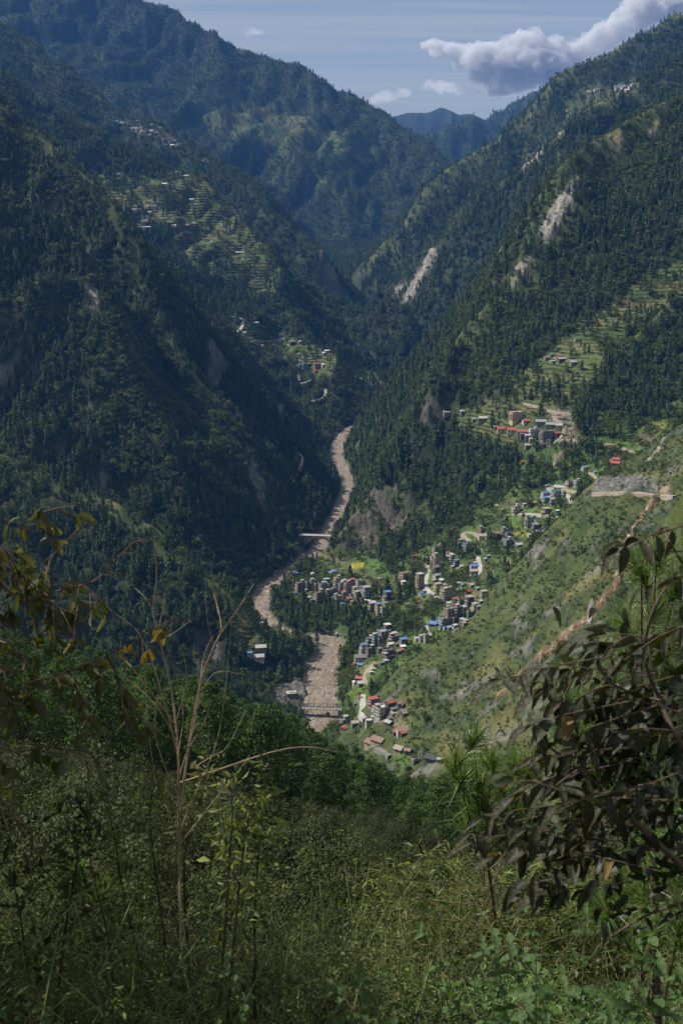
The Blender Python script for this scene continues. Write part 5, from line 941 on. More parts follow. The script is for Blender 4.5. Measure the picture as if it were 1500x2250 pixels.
FAR_P = [two_mat_mesh('pine_source', *far_pine(s), M_PINE, BARK) for s in (1, 2, 3)]
FAR_B = [two_mat_mesh('tree_source', *far_broad(s), M_BROAD, BARK) for s in (4, 5, 6)]
def plant_slopes():
    Ps, rs, ss, vs = [], [], [], []
    for y0, y1, area, size, marg in ((560, 1050, 15, .84, 14), (1050, 1950, 15, 1.12, 14), (1950, 2900, 26, 1.25, 12), (2900, 4200, 44, 1.3, 12), (4200, 6700, 52, 1.1, 14), (6700, 8800, 260, 1.5, 16)):
        x, y, z = candidates(y0, y1, area)
        d = sample(DENS, x, y); k = rng.random(len(x)) < d; x, y, z = x[k], y[k], z[k]
        k = visible(x, y, z, 12 * size, marg); x, y, z = x[k], y[k], z[k]
        if y0 < 3000:
            k = clear(x, y) & house_front(x, y); x, y, z = x[k], y[k], z[k]
        n = len(x); pine = rng.random(n) < sample(PINE_SHARE, x, y); v = np.where(pine, rng.integers(0, 3, n), rng.integers(3, 6, n))
        s = size * np.clip(rng.lognormal(-.12, .32, n), .4, 1.7) * np.where(pine, 1.05, .88); own = np.isin(sample(GOWN.astype(float), x, y).round(), [NAMES.index('S'), NAMES.index('S2')]); s = np.where(own, s * .62, s); v = np.where(own & (rng.random(n) < .8), rng.integers(3, 6, n), v)
        Ps.append(np.stack([x, y, z - .3], 1)); rs.append(rng.uniform(0, 6.28, n)); ss.append(s); vs.append(v)
    P = np.concatenate(Ps); print('slope trees', len(P))
    scatter('forest', FAR_P + FAR_B, P, np.concatenate(rs), np.concatenate(ss), np.concatenate(vs), 'dark mixed forest covering the valley sides', 'forest')
plant_slopes()
def plant_scrub():
    Ps, rs, ss, vs = [], [], [], []
    for y0, y1, area, size in ((560, 1000, 6.5, 1.0), (1000, 1700, 15, 1.15)):
        x, y, z = candidates(y0, y1, area)
        vill = sample(_vb, x, y); g = sample(M_GRASS, x, y); d = np.clip(.22 + .6 * g * (.5 + fbm(x / 14, y / 14, 2)) + .5 * vill, 0, 1) * (1 - np.clip(1.2 * sample(M_ROCK, x, y), 0, .95)) * (1 - .75 * sample(M_TERR, x, y)) * (sample(_dR - W_RIV, x, y) > 2)
        k = (rng.random(len(x)) < d) & visible(x, y, z, 2, 6); x, y, z = x[k], y[k], z[k]; k = clear(x, y, -1.2); x, y, z = x[k], y[k], z[k]
        n = len(x); tf = rng.random(n) < .55 * sample(M_GRASS, x, y); Ps.append(np.stack([x, y, z - .15], 1)); rs.append(rng.uniform(0, 6.28, n)); ss.append(size * rng.uniform(.45, 1.35, n) * np.where(tf, 1.5, 1)); vs.append(np.where(tf, rng.integers(2, 4, n), rng.integers(0, 2, n)))
    P = np.concatenate(Ps); print('scrub', len(P)); protos = []
    for sd_ in (1, 2): me = mesh_from('bush_source', *scrub(sd_)); me.materials.append(M_SCRUB); protos.append(me)
    for sd_ in (3, 4): me = mesh_from('tuft_source', *tuft(sd_)); me.materials.append(M_GRASSY); protos.append(me)
    scatter('undergrowth', protos, P, np.concatenate(rs), np.concatenate(ss), np.concatenate(vs), 'low bushes and rough grass on the slopes', 'scrub')
plant_scrub()

# ---- the wood on the near hillside: single trees
def near_wood():
    PN = []; 
    for s in range(5):
        c, t = near_pine(20 + s); mc = mesh_from('crown', *c); mc.materials.append(M_NPINE); mt = mesh_from('trunk', *t); mt.materials.append(BARK); PN.append((mc, mt))
    BN = []
    for s in range(4):
        c, t = near_broad(40 + s); mc = mesh_from('crown', *c); mc.materials.append(M_NBROAD); mt = mesh_from('trunk', *t); mt.materials.append(BARK); BN.append((mc, mt))
    def plantset(name, protos, y0, y1, spacing, size, nmax, label, cat_, group, keep, top, hgt, shrink=lambda u: 1.0):
        x, y, z = candidates(y0, y1, spacing * spacing * .28, .30); k = np.isin(sample(GOWN.astype(float), x, y).round(), [91]) & visible(x, y, z, 12, 5) & keep(x, y); x, y, z = x[k], y[k], z[k]
        ch = []; cell = {}
        for i in range(len(x)):
            kx, ky = int(x[i] // spacing), int(y[i] // spacing); ok = True
            for a in (-1, 0, 1):
                for b in (-1, 0, 1):
                    for j in cell.get((kx + a, ky + b), ()):
                        if (x[i] - x[j]) ** 2 + (y[i] - y[j]) ** 2 < spacing ** 2: ok = False
            if ok: ch.append(i); cell.setdefault((kx, ky), []).append(i)
        ch.sort(key=lambda i: y[i]); rest = ch[nmax:]; ch = ch[:nmax]; print(name, len(ch), 'rest', len(rest))
        for i in ch:
            mc, mt = protos[random.randrange(len(protos))]; s = size * random.uniform(.7, 1.25) * shrink(x[i] / y[i])
            px, py = pix(x[i], y[i], z[i] + hgt * s); lim = np.interp(px, *top)
            lim += (28 if hgt > 6 else 75) * float(fbm(np.array([px / 50]), np.array([y[i] / 25]), 2)[0])
            if py < lim:
                s *= max(0, 1 - (lim - py) * y[i] / F_PX / (hgt * s) * 1.05)
                if s < .3: continue
            lab = label(px, py, s)
            o = empty(name, (x[i], y[i], z[i] - .3), random.uniform(0, 6.28), lab, cat_, group); o.scale = (s * random.uniform(.9, 1.1), s * random.uniform(.9, 1.1), s)
            put('crown', mc, parent=o); put('trunk', mt, parent=o)
        return [(x[i], y[i], z[i]) for i in rest]
    def where(px): return 'left edge' if px < 300 else 'dry branches' if px < 560 else 'truss bridge' if px < 760 else 'barracks' if px < 960 else 'gully'
    rest = plantset('pine_tree', PN, 150, 520, 5.2, 1.1, 300, lambda px, py, s: '%s rounded green pine in the wood below the camera, near the %s' % ('tall' if s > 1.0 else 'smaller' if s < .75 else 'middling', where(px)), 'pine tree', 'pines on the near hillside', lambda x, y: (x / y < .16 + .05 * fbm(x / 30, y / 30, 2)), ([0, 250, 420, 600, 700, 800, 950, 1050], [1335, 1400, 1478, 1532, 1585, 1645, 1695, 1745]), 13.0, lambda u: float(np.interp(u, [-.05, .06], [1.0, .72])))
    if rest:
        A = np.array(rest); n = len(A); pm = []
        for s in range(3): pm.append(two_mat_mesh('pine_source', *near_pine(60 + s, 13, 30, 40), M_NPINE, BARK))
        scatter('pinewood', pm, A - [0, 0, .3], rng.uniform(0, 6.28, n), rng.uniform(.6, 1.05, n), rng.integers(0, 3, n), 'far edge of the pine wood on the near hillside', 'pine wood')
    plantset('broadleaf_tree', BN, 46, 205, 3.9, .74, 190, lambda px, py, s: '%s grey-green small-leaved tree on the slope below, near the %s' % ('large' if s > 1.0 else 'low' if s < .78 else 'bushy', where(px)), 'tree', 'broadleaf trees on the near slope', lambda x, y: (x / y < .05 + .09 * fbm(x / 12, y / 12, 2)) | (y > 120) & (x / y < -.12), ([0, 250, 420, 520, 700, 1000], [1560, 1580, 1640, 1690, 1730, 1770]), 5.6, lambda u: float(np.interp(u, [-.16, -.08], [.9, .62])))
near_wood()
# ------------------------------------------------------------------ plants close to the camera
def leaf_mesh(name, L=1.0, W=.45, curl=.18, fold=.22, teeth=0.0, nseg=7):
    """a leaf along +x, tip at x = L, midrib raised, drooping tip"""
    t = np.linspace(0, 1, nseg + 1); w = W * .5 * np.sin(np.pi * np.clip(t, 0, 1) ** .78) ** .8 * (1 - .12 * t); w[0] = .012; w[-1] = .004; V = []
    for i in range(nseg + 1):
        zc_ = -curl * t[i] ** 2; f = fold * w[i]; e = (1 + teeth * (-1) ** i)
        V += [(t[i] * L, -w[i] * e, zc_ + f), (t[i] * L, -w[i] * .5, zc_ + f * .35), (t[i] * L, 0, zc_), (t[i] * L, w[i] * .5, zc_ + f * .35), (t[i] * L, w[i] * e, zc_ + f)]
    F = [(5 * i + k, 5 * i + k + 1, 5 * i + 6 + k, 5 * i + 5 + k) for i in range(nseg) for k in range(4)]
    return mesh_from(name, V, F, True)
def big_leaf_mat(name, ca, cb, trans, rough, spec, vein=1.0):
    N = NT(name); tc = N.n('ShaderNodeTexCoord').outputs['Object']; oi = N.n('ShaderNodeObjectInfo').outputs['Random']; sp = N.n('ShaderNodeSeparateXYZ', {0: tc})
    y = N.math('ABSOLUTE', sp.outputs[1]); v = N.math('FRACT', N.math('MULTIPLY', N.math('SUBTRACT', sp.outputs[0], N.math('MULTIPLY', y, .8)), 9.0)); vn = N.math('LESS_THAN', v, .13); mid = N.math('LESS_THAN', y, .012)
    c = N.mix(oi, c4(ca), c4(cb)); n = N.noise(tc, 4.0, 4, .6); c = N.mix(1.0, c, N.ramp(n, .3, .7, (.6, .6, .6, 1), (1.3, 1.25, 1.2, 1)), 'MULTIPLY'); c = N.mix(N.math('MULTIPLY', N.math('MAXIMUM', vn, mid), .35 * vein), c, (.16, .17, .09, 1))
    c = N.mix(N.math('MULTIPLY', N.ramp(N.noise(tc, 2.2, 3), .62, .75), .6), c, (.13, .10, .03, 1))
    bs = N.n('ShaderNodeBsdfPrincipled', {'Base Color': c, 'Roughness': rough, 'Specular IOR Level': spec}); tr = N.n('ShaderNodeBsdfTranslucent', {'Color': N.mix(1.0, c, (1.7, 1.8, .5, 1), 'MULTIPLY')})
    bp = N.n('ShaderNodeBump', {'Height': N.math('ADD', vn, n), 'Strength': .35, 'Distance': .03}); N.link(bp.outputs[0], bs.inputs['Normal'])
    mx = N.n('ShaderNodeMixShader', {0: trans, 1: bs.outputs[0], 2: tr.outputs[0]}); N.link(mx.outputs[0], N.out.inputs[0]); return N.m
def aim(o, pos, d, up, s):
    """place a leaf object: +x along d, +z near up"""
    d = Vector(d).normalized(); up = Vector(up); y = up.cross(d)
    if y.length < 1e-4: y = d.orthogonal()
    y.normalize(); z = d.cross(y); m = Matrix((d, y, z)).transposed().to_4x4(); o.matrix_local = Matrix.Translation(Vector(pos)) @ m @ Matrix.Diagonal((s, s, s, 1))
def PXY(pts, Y, jit=0.0):
    return [Vector(at(p[0], p[1], (p[2] if len(p) > 2 else Y) + random.uniform(-jit, jit))) for p in pts]
def spline(pts, n=5):
    return [Vector(p) for p in smooth_poly([tuple(p) for p in pts], n)]
TWIG = plain('twig_bark', (.11, .075, .055), .85, .3, 20.0); DRY = plain('dry_stem', (.38, .28, .20), .85, .25, 25.0); DARKSTEM = plain('dark_stem', (.055, .045, .03), .9, .3, 15.0); GREENSTEM = plain('green_stem', (.12, .15, .05), .8, .25, 15.0)
def branch(name, pts, r0, r1, mat, parent, base, n=6):
    P = [tuple(Vector(p) - base) for p in spline(pts)]; v, f = taper(P, r0, r1, n); return part(name, (v, f), mat, parent)
def ground_at(x, y): return float(ground(np.array([x]), np.array([y]))[0])

def leafy_tree():
    """tree at the left edge: trunk outside the frame, branches with drooping leaves reaching in"""
    bx, by = -3.3, 5.4; base = Vector((bx, by, ground_at(bx, by))); o = empty('leafy_tree', tuple(base), 0, 'broadleaf tree at the left edge with drooping olive leaves on reddish twigs', 'tree')
    LM = [leaf_mesh('leaf', 1, w, c, f) for w, c, f in ((.46, .22, .3), (.52, .35, .5), (.42, .12, .7), (.5, .45, .25))]; lm = big_leaf_mat('olive_leaf', (.060, .070, .020), (.085, .085, .026), .38, .42, .5)
    for m in LM: m.materials.append(lm)
    hub = [Vector((-2.6, 5.0, 420.2)), Vector((-2.3, 4.7, 419.6)), Vector((-2.4, 4.8, 419.0)), Vector((-2.7, 5.0, 418.4))]
    part('trunk', taper([tuple(Vector(p) - base) for p in ((bx, by, base.z - .4), (bx + .1, by, base.z + 1.6), (-3.0, 5.2, 419.0), (-2.9, 5.2, 420.8), (-3.4, 5.6, 423))], .14, .05, 9), BARK, o)
    BR = [([(-40, 1195), (50, 1150), (105, 1122), (165, 1112)], 0), ([(-30, 1345), (60, 1300), (110, 1232), (165, 1168)], 0), ([(60, 1318), (140, 1295), (205, 1278), (250, 1235), (292, 1192)], 1), ([(-30, 1450), (60, 1412), (130, 1362), (175, 1330)], 2), ([(-30, 1510), (60, 1500), (150, 1475), (235, 1440), (330, 1388), (385, 1356)], 2), ([(-30, 1240), (40, 1262), (95, 1300), (140, 1350)], 0),
          ([(-40, 1620), (40, 1650), (120, 1640), (190, 1672)], 3), ([(-30, 1400), (10, 1480), (30, 1560), (60, 1620)], 3), ([(150, 1475), (180, 1540), (190, 1590)], 2), ([(235, 1440), (262, 1500), (270, 1560)], 2), ([(-40, 1160), (10, 1210), (60, 1255)], 0), ([(-30, 1760), (30, 1790), (70, 1840), (60, 1900)], 3)]
    n = 0
    for pts, h in BR:
        P = PXY(pts, 4.1, .12); first = [hub[h]] + P if pts[0][0] < 0 else P
        b = branch('branch', first, .0052, .0022, TWIG, o, base)
        S = spline(P, 6); tw = []
        for i in range(1, len(S)):
            if S[i].x / S[i].y < -.31 or random.random() < .28: continue
            t = (S[i] - S[i - 1]).normalized(); d = (t + Vector((random.uniform(-1, 1), random.uniform(-1, 1), random.uniform(-.9, .7)))).normalized(); L = random.uniform(.03, .14); q = S[i] + d * L * .5 + Vector((0, 0, -.15 * L)); e = S[i] + d * L + Vector((0, 0, -.45 * L))
            part('twig', taper([tuple(S[i] - base), tuple(q - base), tuple(e - base)], .0024, .001, 4), TWIG, b); tw.append((S[i], q, e, d))
        n0 = n
        for (p, q, e, d) in tw:
            for k in range(random.randint(2, 4)):
                if n >= 285 or n - n0 > 25: break
                u = random.random(); pos = q + (e - q) * u if random.random() < .75 else e; ld = d * random.uniform(-.2, .8) + Vector((random.gauss(0, .55), random.gauss(0, .55), -random.uniform(.15, 1.3)))
                lf = put('leaf', random.choice(LM), parent=b); aim(lf, pos - base, ld, Vector((random.gauss(0, .8), random.gauss(-.2, .8), random.uniform(-.2, 1))), random.uniform(.04, .088)); n += 1
    # crown above and beside the frame
    r = np.random.default_rng(3); k = 170; cc = np.stack([r.uniform(-5.4, -2.6, k), r.uniform(4.2, 9.0, k), r.uniform(417.0, 420.9, k)], 1); C = []; Nn = []
    keep = cc[:, 0] / cc[:, 1] < -.40; cc = cc[keep]
    for c in cc:
        d = r.normal(size=(130, 3)); d /= np.linalg.norm(d, axis=1)[:, None]; C.append(c + d * .5 * r.uniform(.3, 1.0, (130, 1))); Nn.append(d + r.normal(0, .6, (130, 3)))
    v, f = leaf_quads(np.concatenate(C), np.concatenate(Nn), .13, .55, r, .12); part('crown', (v - np.array(base), f), foliage_mat('olive_crown', (.060, .070, .020), (.085, .085, .026), .35), o, kind='stuff')
    for c in cc[::6]: part('branch', taper([tuple(Vector((-3.0, 5.3, 419.6)) - base), tuple((Vector(c) + Vector((-3.0, 5.3, 419.6))) / 2 + Vector((0, 0, .2)) - base), tuple(Vector(c) - base)], .03, .008, 5), BARK, o)
leafy_tree()

def dry_shrub():
    Y = 5.2; p0 = at(396, 2010, Y); base = Vector((p0[0], p0[1], ground_at(p0[0], p0[1]))); o = empty('dry_shrub', tuple(base), 0, 'bare dry shrub with pale leafless twigs rising in the left foreground', 'shrub')
    ST = [([(398, 2080), (394, 1900), (393, 1760), (391, 1650), (377, 1520), (354, 1420), (337, 1345), (344, 1262), (338, 1180)], .0105, .0022), ([(391, 1660), (361, 1545), (312, 1402), (245, 1342), (192, 1290)], .007, .0018), ([(396, 1780), (415, 1640), (441, 1500), (470, 1422), (486, 1380), (470, 1300), (463, 1235)], .008, .0018), ([(478, 1402), (520, 1342), (558, 1282)], .003, .0013), ([(396, 1700), (428, 1590), (440, 1500), (448, 1440), (470, 1395)], .005, .002), ([(312, 1402), (318, 1480), (322, 1560), (330, 1640), (345, 1730)], .004, .0018),
          ([(354, 1420), (330, 1330), (296, 1292)], .003, .0013), ([(345, 1400), (358, 1330), (360, 1250)], .003, .0012), ([(391, 1600), (300, 1480), (255, 1432), (205, 1402)], .0035, .0014), ([(430, 1560), (470, 1480), (542, 1484)], .003, .0012), ([(330, 1412), (380, 1392), (420, 1362)], .003, .0012), ([(395, 1720), (455, 1700), (600, 1652), (680, 1642), (742, 1654)], .005, .0016), ([(398, 1820), (440, 1720), (470, 1650), (490, 1560), (507, 1385)], .005, .0014), ([(393, 1640), (350, 1560), (290, 1500), (230, 1470)], .003, .0012),
          ([(396, 1760), (360, 1680), (340, 1600), (352, 1500), (372, 1430)], .0045, .0014), ([(400, 1850), (470, 1760), (520, 1700), (548, 1662)], .004, .0014), ([(470, 1422), (455, 1360), (452, 1300)], .0025, .0011), ([(418, 1640), (452, 1580), (462, 1530)], .003, .0012), ([(420, 1690), (470, 1660), (500, 1640), (540, 1560)], .003, .0012), ([(391, 1660), (402, 1560), (380, 1460)], .003, .0012), ([(388, 1580), (410, 1500), (400, 1420)], .0028, .0011)]
    for i, (pts, r0, r1) in enumerate(ST): branch('stem' if i == 0 else 'twig', PXY(pts, Y, .06), r0 * .72, r1 * .75, DRY, o, base, 6)
    LM = [leaf_mesh('leaf', 1, .5, .3, .6), leaf_mesh('leaf', 1, .6, .5, .8)]
    for m in LM: m.materials.append(big_leaf_mat('withered_leaf', (.12, .10, .035), (.17, .12, .06), .35, .6, .3))
    for px, py in ((352, 1385), (345, 1392), (360, 1380), (330, 1425), (322, 1430), (275, 1418), (268, 1425), (290, 1415)):
        lf = put('leaf', random.choice(LM), parent=o); aim(lf, Vector(at(px, py, Y)) - base, (random.uniform(-.6, .6), random.uniform(-.4, .4), -1), (random.uniform(-1, 1), -1, .3), random.uniform(.06, .085))
dry_shrub()

def dark_shrub():
    Y = 3.3; bx, by = 1.35, 3.1; base = Vector((bx, by, ground_at(bx, by))); o = empty('dark_leaved_shrub', tuple(base), 0, 'shrub with dark drooping compound leaves leaning in from the right edge', 'shrub')
    lm = big_leaf_mat('dark_leaf', (.019, .027, .014), (.038, .036, .020), .2, .5, .3, .6); bm = big_leaf_mat('rusty_leaf', (.15, .10, .03), (.20, .13, .05), .3, .6, .3)
    LM = [leaf_mesh('leaf', 1, w, c, f) for w, c, f in ((.36, .2, .35), (.42, .4, .25), (.32, .05, .7), (.38, .55, .4), (.45, .3, .9))]
    for m in LM: m.materials.append(lm)
    BM = leaf_mesh('leaf', 1, .42, .4, .8); BM.materials.append(bm)
    root = Vector((bx, by, base.z)); MB = [([(1620, 2010), (1500, 1905), (1400, 1812), (1332, 1742), (1270, 1692), (1205, 1640)], .013, .004), ([(1620, 1800), (1500, 1640), (1450, 1540), (1415, 1440), (1440, 1330), (1500, 1240)], .010, .003), ([(1400, 1812), (1340, 1816), (1270, 1805), (1180, 1800), (1110, 1830)], .006, .0025), ([(1400, 1812), (1397, 1740), (1402, 1690)], .004, .002), ([(1332, 1742), (1290, 1700), (1250, 1620), (1240, 1540), (1262, 1470), (1200, 1458)], .006, .002), ([(1620, 1870), (1500, 1865), (1420, 1868)], .008, .004), ([(1450, 1540), (1380, 1520), (1320, 1490), (1280, 1470)], .005, .002), ([(1415, 1440), (1380, 1400), (1345, 1420)], .004, .002), ([(1620, 1960), (1500, 1985), (1420, 2012), (1340, 2060)], .008, .003), ([(1500, 1240), (1470, 1190), (1455, 1160), (1440, 1170)], .004, .002), ([(1250, 1620), (1300, 1640), (1360, 1600), (1420, 1640)], .004, .002), ([(1270, 1692), (1230, 1720), (1190, 1760)], .004, .002)]
    hub = Vector((1.2, 3.5, 417.4)); part('stem', taper([tuple(p - base) for p in (root - Vector((0, 0, .3)), root + Vector((-.02, .05, .8)), hub, Vector((1.22, 3.5, 418.4)))], .035, .02, 8), TWIG, o)
    for pts, r0, r1 in MB:
        P = PXY(pts, Y, .05); branch('branch', ([hub + Vector((0, 0, (P[0].z - hub.z) * .4))] + P) if pts[0][0] > 1500 else P, r0, r1, TWIG, o, base)
    SPOTS = [(1420, 1560), (1340, 1620), (1280, 1690), (1400, 1720), (1360, 1800), (1230, 1840), (1455, 1160), (1450, 1215), (1490, 1260), (1430, 1330), (1480, 1370), (1345, 1420), (1395, 1410), (1450, 1440), (1240, 1470), (1205, 1462), (1290, 1475), (1330, 1500), (1400, 1500), (1460, 1520), (1265, 1560), (1320, 1580), (1390, 1590), (1450, 1610), (1235, 1640), (1290, 1650), (1350, 1670), (1430, 1690), (1200, 1700), (1250, 1720), (1320, 1740), (1160, 1775), (1210, 1800), (1260, 1810), (1110, 1835), (1150, 1855), (1300, 1850), (1240, 1880), (1190, 1740), (1380, 1760), (1450, 1760), (1330, 1900), (1270, 1950), (1220, 1930), (1130, 1800)]
    n = 0
    for px, py in SPOTS:
        p = Vector(at(px + 42, py, Y + random.uniform(-.22, .22))); ang = random.uniform(-.5, .5) + (math.pi if px < 1420 else random.choice([0, math.pi])); dirv = Vector((math.cos(ang), math.sin(ang) * .8, random.uniform(-.45, .15))).normalized(); m = random.randint(2, 4); Lr = .12 + .02 * m
        stk = part('leaf_stalk', taper([tuple(p - dirv * .1 - base), tuple(p + dirv * Lr * .5 + Vector((0, 0, .008)) - base), tuple(p + dirv * Lr - Vector((0, 0, .015)) - base)], .0025, .0012, 4), TWIG, o)
        sd_ = dirv.cross(Vector((0, 0, 1))).normalized(); brown = False
        for i in range(m):
            q = p + dirv * (Lr * (i + .6) / m)
            for s in (-1, 1):
                if n >= 299: break
                lf = put('leaf', BM if random.random() < .035 else random.choice(LM), parent=stk); aim(lf, q - base, sd_ * s * random.uniform(.3, 1.1) + dirv * random.uniform(-.1, .9) + Vector((random.uniform(-.3, .3), random.uniform(-.3, .3), -random.uniform(-.1, 1.1))), Vector((random.uniform(-.5, .5), random.uniform(-.7, .3), 1)) + sd_ * s * .5, random.uniform(.05, .098)); n += 1
        lf = put('leaf', BM if random.random() < .035 else random.choice(LM), parent=stk); aim(lf, p + dirv * Lr - base, dirv + Vector((0, 0, -random.uniform(.3, .8))), (0, -.2, 1), random.uniform(.07, .11)); n += 1
    # the rest of its leaves, too many to pick apart
    V0 = np.array([v.co[:] for v in LM[1].vertices]); F0 = np.array([p.vertices[:] for p in LM[1].polygons]); VV = []; FF = []; r = np.random.default_rng(9)
    for i in range(620):
        px = r.normal(1400, 85); py = r.normal(1680, 165)
        if px < 1190 or py < 1330 or py > 2050: continue
        c = np.array(at(px, py, Y + r.uniform(-.05, .55))) - np.array(base); d = r.normal(size=3) * [1, 1, .5] + [-.3, 0, -.7]; d /= np.linalg.norm(d); u = np.cross(r.normal(size=3) + [0, -.3, 1], d); u /= np.linalg.norm(u); w = np.cross(d, u); sc_ = r.uniform(.05, .09)
        VV.append(c + sc_ * (V0 @ np.stack([d, u, w]))); FF.append(F0 + len(V0) * len(FF))
    me = mesh_from('foliage', np.concatenate(VV), np.concatenate(FF), True); put('foliage', me, lm, o, kind='stuff')
dark_shrub()

# ---- young pines with long needles
M_NEEDLE = foliage_mat('long_needles', (.085, .150, .034), (.120, .185, .050), .35, .4, .45)
def needle_tuft(seed, n=150, L=.24):
    r = np.random.default_rng(seed); a = r.uniform(0, 2 * math.pi, n); e = r.uniform(.15, 1.35, n); d = np.stack([np.cos(a) * np.sin(e), np.sin(a) * np.sin(e), np.cos(e)], 1); b = np.stack([0 * a, 0 * a, r.uniform(-.10, .05, n)], 1); ln = L * r.uniform(.7, 1.15, n)[:, None]; sd_ = np.cross(d, r.normal(size=(n, 3))); sd_ /= np.linalg.norm(sd_, axis=1)[:, None]; w = sd_ * .0022
    m = b + d * ln * .55; t = b + d * ln - np.array([0, 0, 1.0]) * ln * .42 * np.sin(e)[:, None]
    V = np.stack([b - w, b + w, m + w, m - w, t + w * .3, t - w * .3], 1).reshape(-1, 3); i = 6 * np.arange(n)[:, None]; return V, np.concatenate([i + [[0, 1, 2, 3]], i + [[3, 2, 4, 5]]])
def young_pine(label, Y, root, tufts, s=1.0):
    p0 = Vector(at(*root, Y)); base = Vector((p0.x, p0.y, min(ground_at(p0.x, p0.y), p0.z))); o = empty('young_pine', tuple(base), 0, label, 'young pine', 'young pines at the slope edge')
    TM = []
    for k in range(3):
        me = mesh_from('needle_tuft', *needle_tuft(70 + k + int(root[0]))); me.materials.append(M_NEEDLE); TM.append(me)
    top = Vector(at(tufts[0][0], tufts[0][1], Y)); part('stem', taper([(0, 0, -.2), tuple((p0 - base) * .6), tuple(top - base - Vector((0, 0, .05)))], .03, .008, 7), TWIG, o)
    for t in tufts:
        q = Vector(at(t[0], t[1], Y + random.uniform(-.45, .45))) - base; s0 = (top - base) * random.uniform(.35, .85); bb = part('branch', taper([tuple(s0), tuple((s0 + q) / 2 - Vector((0, 0, .06))), tuple(q)], .010, .005, 5), TWIG, o)
        m = put('needle_tuft', random.choice(TM), parent=bb); m.location = q; m.rotation_euler = (random.uniform(-.5, .5), random.uniform(-.5, .5), random.uniform(0, 6)); k = s * random.uniform(.85, 1.2); m.scale = (k, k, k)
young_pine('young pine with bright drooping needle tufts in front of the grassy spur', 12.0, (1090, 1900), [(1040, 1632), (1080, 1690), (1128, 1690), (1012, 1722), (1160, 1712), (1055, 1730), (1105, 1745), (1175, 1670), (1000, 1690), (1060, 1790), (1120, 1800), (1030, 1800)], 1.6)
young_pine('young pine with bright needle tufts rising behind the dark leaves', 9.5, (1420, 1950), [(1410, 1262), (1442, 1232), (1372, 1385), (1440, 1340), (1390, 1440), (1300, 1560), (1345, 1505), (1292, 1622), (1252, 1650), (1400, 1590), (1460, 1500), (1240, 1540), (1330, 1660), (1480, 1420), (1485, 1300), (1400, 1690), (1300, 1720), (1350, 1780), (1420, 1800), (1250, 1800)], 1.4)
young_pine('young pine with needle tufts low at the right edge', 5.2, (1460, 2200), [(1432, 1870), (1462, 1930), (1382, 1962), (1440, 2000), (1476, 1802), (1410, 1905), (1490, 2050), (1350, 2030), (1300, 2000), (1400, 2080)], .8)
young_pine('small young pine half hidden in the shaded weeds at left', 8.5, (240, 2150), [(172, 1928), (310, 1990), (225, 1975), (260, 2030)], .9)

# ---- bamboo grass, weeds and brush: ground cover that nobody could count
def bamboo_clump(seed, culms=13, leaves=34):
    r = np.random.default_rng(seed); parts = []; C = []; D = []; S = []
    for c in range(culms):
        a = r.uniform(0, 6.28); L = r.uniform(1.2, 2.4); lean = r.uniform(.25, .8); b = np.array([math.cos(a), math.sin(a), 0]); P = [np.array([r.normal(0, .3), r.normal(0, .3), -.2]) + b * lean * L * .6 * t ** 2 + np.array([0, 0, L * (t - .28 * lean * t * t * t * 2)]) for t in np.linspace(0, 1, 6)]
        parts.append(taper([tuple(p) for p in P], .007, .002, 3))
        for k in range(leaves):
            t = r.uniform(.25, 1.0); i = min(int(t * 5), 4); p = P[i] + (P[i + 1] - P[i]) * (t * 5 - i); d = r.normal(size=3); d[2] = -abs(d[2]) * .5 + .1; d += b * .5; C.append(p); D.append(d / np.linalg.norm(d)); S.append(r.uniform(.12, .24))
    C = np.array(C); D = np.array(D); S = np.array(S)[:, None]; sd_ = np.cross(D, r.normal(size=D.shape)); sd_ /= np.linalg.norm(sd_, axis=1)[:, None]; w = sd_ * .011; m = C + D * S * .45; t = C + D * S - np.array([0, 0, .25]) * S
    V = np.stack([C - w * .3, C + w * .3, m + w, m - w, t + w * .1, t - w * .1], 1).reshape(-1, 3); i = 6 * np.arange(len(C))[:, None]
    return (V, np.concatenate([i + [[0, 1, 2, 3]], i + [[3, 2, 4, 5]]])), cat(parts)
def herb(seed, stems=9, leaves=26, h=1.0, lsize=.055, aspect=.5, spike=True):
    r = np.random.default_rng(seed); parts = []; C = []; Nn = []; SC_ = []
    for s in range(stems):
        a = r.uniform(0, 6.28); b = np.array([math.cos(a), math.sin(a), 0]) * r.uniform(.05, .5); L = h * r.uniform(.55, 1.15); P = [np.array([r.normal(0, .12), r.normal(0, .12), -.1]) + b * L * t * t + np.array([0, 0, L * t]) for t in np.linspace(0, 1, 5)]; parts.append(taper([tuple(p) for p in P], .006, .0018, 4))
        for k in range(leaves):
            t = r.uniform(.12, 1.0); i = min(int(t * 4), 3); p = P[i] + (P[i + 1] - P[i]) * (t * 4 - i); a2 = r.uniform(0, 6.28); off = np.array([math.cos(a2), math.sin(a2), r.uniform(-.5, .3)]) * lsize * r.uniform(.5, 1.6); C.append(p + off); Nn.append(np.array([r.normal(0, .6), r.normal(0, .6), 1])); SC_.append(lsize * r.uniform(.6, 1.35) * (1.15 - .5 * t))
        if spike:
            for k in range(26): t = r.uniform(.72, 1.05); C.append(P[3] + (P[4] - P[3]) * ((t - .75) * 4) + r.normal(0, .022, 3)); Nn.append(r.normal(size=3)); SC_.append(.018)
    return leaf_quads(np.array(C), np.array(Nn), np.array(SC_), aspect, r, .12), cat(parts)
